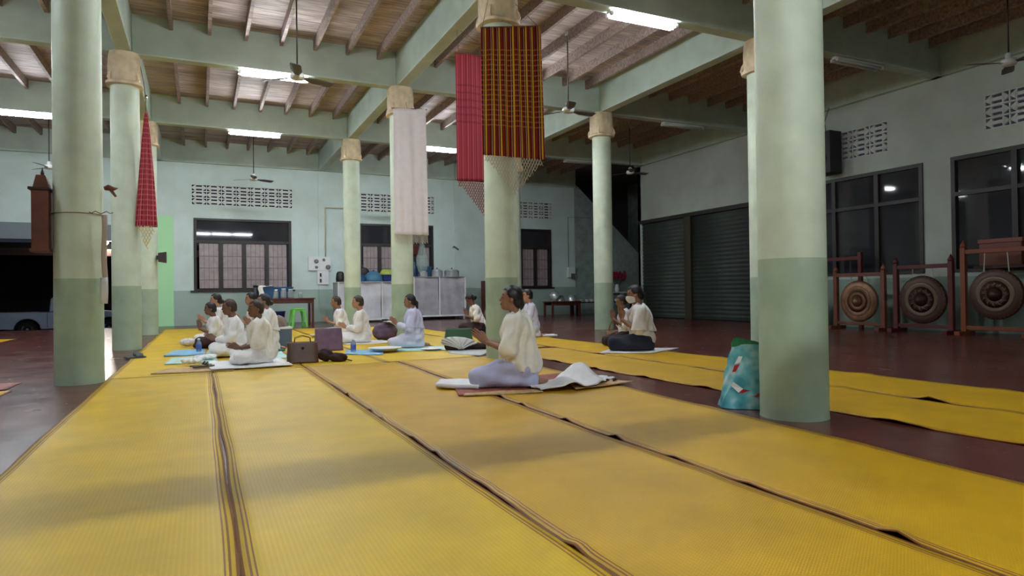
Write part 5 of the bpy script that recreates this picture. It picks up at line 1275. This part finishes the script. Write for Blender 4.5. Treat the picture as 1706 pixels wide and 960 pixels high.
fb = smin(ell(Pb, (-0.06, 0.05, 0.09), (0.11, 0.10, 0.085)), ell(Pb, (0.10, -0.04, 0.055), (0.12, 0.09, 0.065)), 0.03) + 0.010 * np.sin(Pb[..., 0] * 40 + Pb[..., 2] * 50) * np.sin(Pb[..., 1] * 45)
fb = np.maximum(fb, 0.0 - Pb[..., 2]); vb_, qb_ = surface_net(fb, (-0.22, -0.2, -0.02), 0.012); part('cloth', vb_, qb_, M_brown_cloth, t)
MB().tube([(0.18, -0.06, 0.03), (0.24, -0.09, 0.012), (0.26, -0.12, 0.008)], 0.008, 5).build('strap', M_brown_cloth, t)
tote('tote_bag', 'purple cloth tote bag standing behind the brown handbag', 1.87, 10.92, -3, 0.44, 0.22, 0.36, mat('purple_cloth', (110, 84, 108), 0.7, noise=0.1, nscale=10), MATS['purple_cloth'], False)
t = thing('backpack', 'dark purple backpack lying between the grey haired and ponytailed women', 'backpack', (3.30, 12.85, Z0))
Pb = grid_pts((-0.30, -0.22, -0.02), (0.30, 0.22, 0.42), 0.014)
fb = smin(ell(Pb, (0, 0, 0.16), (0.25, 0.15, 0.19)), ell(Pb, (-0.02, -0.12, 0.11), (0.17, 0.07, 0.11)), 0.03); fb = np.maximum(fb + 0.004 * np.sin(Pb[..., 2] * 60), -Pb[..., 2]); vb_, qb_ = surface_net(fb, (-0.30, -0.22, -0.02), 0.014)
part('pack', vb_, qb_, mat('dark_purple_cloth', (92, 70, 90), 0.7, noise=0.12, nscale=9), t)
MB().tube([(-0.08, 0, 0.33), (-0.06, 0, 0.40), (0.06, 0, 0.40), (0.08, 0, 0.33)], 0.012, 6).build('grab_loop', M_black, t)
slab_cloth('white_scarf', 'white scarf laid over the purple backpack', [(3.28, 12.62), (3.5, 12.62), (3.5, 12.9), (3.28, 12.9)], 0.355, M_white_cloth, 0.01, 'scarf', 0.01)
t = thing('cool_box', 'slate blue cool box with a white lid behind the seated row', 'cool box', (1.26, 12.1, Z0))
MB().box(-0.17, 0.17, -0.12, 0.12, 0, 0.32).build('body', mat('slate_blue', (84, 104, 130), 0.5), t, bevel=0.012); MB().box(-0.18, 0.18, -0.13, 0.13, 0.32, 0.36).build('lid', M_white, t, bevel=0.008)
t = thing('cloth_bag', 'grey cloth bag resting on the slate blue cool box', 'bag', (1.22, 12.1, Z0 + 0.365))
Pb = grid_pts((-0.2, -0.15, -0.02), (0.2, 0.15, 0.24), 0.012); fb = np.maximum(ell(Pb, (0, 0, 0.07), (0.15, 0.10, 0.12)) + 0.01 * np.sin(Pb[..., 0] * 40 + Pb[..., 2] * 24), -Pb[..., 2]); vb_, qb_ = surface_net(fb, (-0.2, -0.15, -0.02), 0.012)
part('cloth', vb_, qb_, mat('grey_bag_cloth', (140, 126, 120), 0.8), t)
t = thing('green_folder', 'teal folder lying before the slate blue cool box', 'folder', (1.05, 11.25, Z0 + 0.004), R(10))
MB().box(-0.16, 0.16, -0.11, 0.11, 0, 0.03).build('cover', mat('teal_cover', (40, 128, 116), 0.5), t, bevel=0.004); MB().box(-0.15, 0.165, -0.105, 0.105, 0.006, 0.024).build('pages', M_paper, t)
tote('box_bag', 'dark green box bag standing behind the silver cloth', 4.18, 11.05, -4, 0.50, 0.26, 0.27, mat('dark_green_cloth', (52, 92, 70), 0.6), M_white, False)
# pleated silver cloth, and dark slippers beside it
t = thing('pleated_cloth', 'pleated silver grey cloth fanned over a dark bundle', 'cloth', (3.70, 9.72, 0.012), R(-12))
def fn(u, v):
    a = R(205 - 190 * u); r = 0.03 + 0.21 * v; z = 0.02 + 0.19 * (v ** 0.6) * max(0.08, math.sin(PI * (0.12 + 0.76 * u)))
    return (r * 1.25 * math.cos(a), -0.10 + 0.10 * v + 0.022 * abs(math.sin(u * 26)) * (0.3 + v), z)
cloth_sheet('pleats', fn, 90, 8, mat('silver_cloth', (190, 188, 186), 0.4), t, 0.006)
Pb = grid_pts((-0.3, -0.16, -0.02), (0.5, 0.2, 0.24), 0.014); fb = smin(ell(Pb, (0, 0.06, 0.06), (0.24, 0.11, 0.12)), ell(Pb, (0.32, 0.04, 0.04), (0.17, 0.08, 0.06)), 0.04); fb = np.maximum(fb + 0.005 * np.sin(Pb[..., 0] * 40 + Pb[..., 1] * 30), -Pb[..., 2]); vb_, qb_ = surface_net(fb, (-0.3, -0.16, -0.02), 0.014)
part('bundle', vb_, qb_, M_brown_cloth, t)
lathe_thing('plate', 'white plate on the mat beside the silver cloth', 'plate', (3.30, 9.95, Z0 + 0.012), [('dish', [(0.10, 0), (0.17, 0.02), (0.175, 0.024), (0.16, 0.022), (0.09, 0.006)], M_white)])
lathe_thing('plate', 'small white plate on the mat near the hands of the kneeling woman', 'plate', (4.98, 11.6, Z0), [('dish', [(0.10, 0), (0.17, 0.03), (0.175, 0.034), (0.16, 0.03), (0.09, 0.006)], M_white)])
t = thing('slippers', 'dark grey slippers at the left edge of the long mat', 'slippers', (-0.88, 11.2, Z0), R(15))
for dx in (0, 0.13):
    MB().prism([(-0.14, dx), (-0.11, dx + 0.045), (0.10, dx + 0.05), (0.14, dx + 0.015), (0.10, dx - 0.035), (-0.11, dx - 0.035)], 0, 0.025, 'z').build('sole', mat('slipper_grey', (72, 84, 92), 0.6), t, bevel=0.006)
    MB().grid(lambda u, v, dx=dx: (-0.01 + 0.10 * u, dx - 0.035 + 0.085 * v, 0.025 + 0.045 * math.sin(PI * v)), 4, 8).build('strap', MATS['slipper_grey'], t, smooth=True, solid=0.006)
lathe_thing('offering_dish', 'small white dish of food in front of the full sleeved woman', 'dish', (2.25, 14.6, Z0), [('dish', [(0.08, 0), (0.15, 0.05), (0.155, 0.055), (0.14, 0.05), (0.07, 0.01)], M_white)])
t = thing('charging_cable', 'thin dark cable trailing across the far mats', 'cable', (1.35, 14.0, Z0 + 0.002))
MB().tube([(0, -3.4, 0.004), (0.1, -2.2, 0.004), (-0.1, -1.2, 0.004), (0.05, 0, 0.004), (0.4, 1.2, 0.004), (0.3, 2.4, 0.004)], 0.008, 5).build('cable', M_black, t)
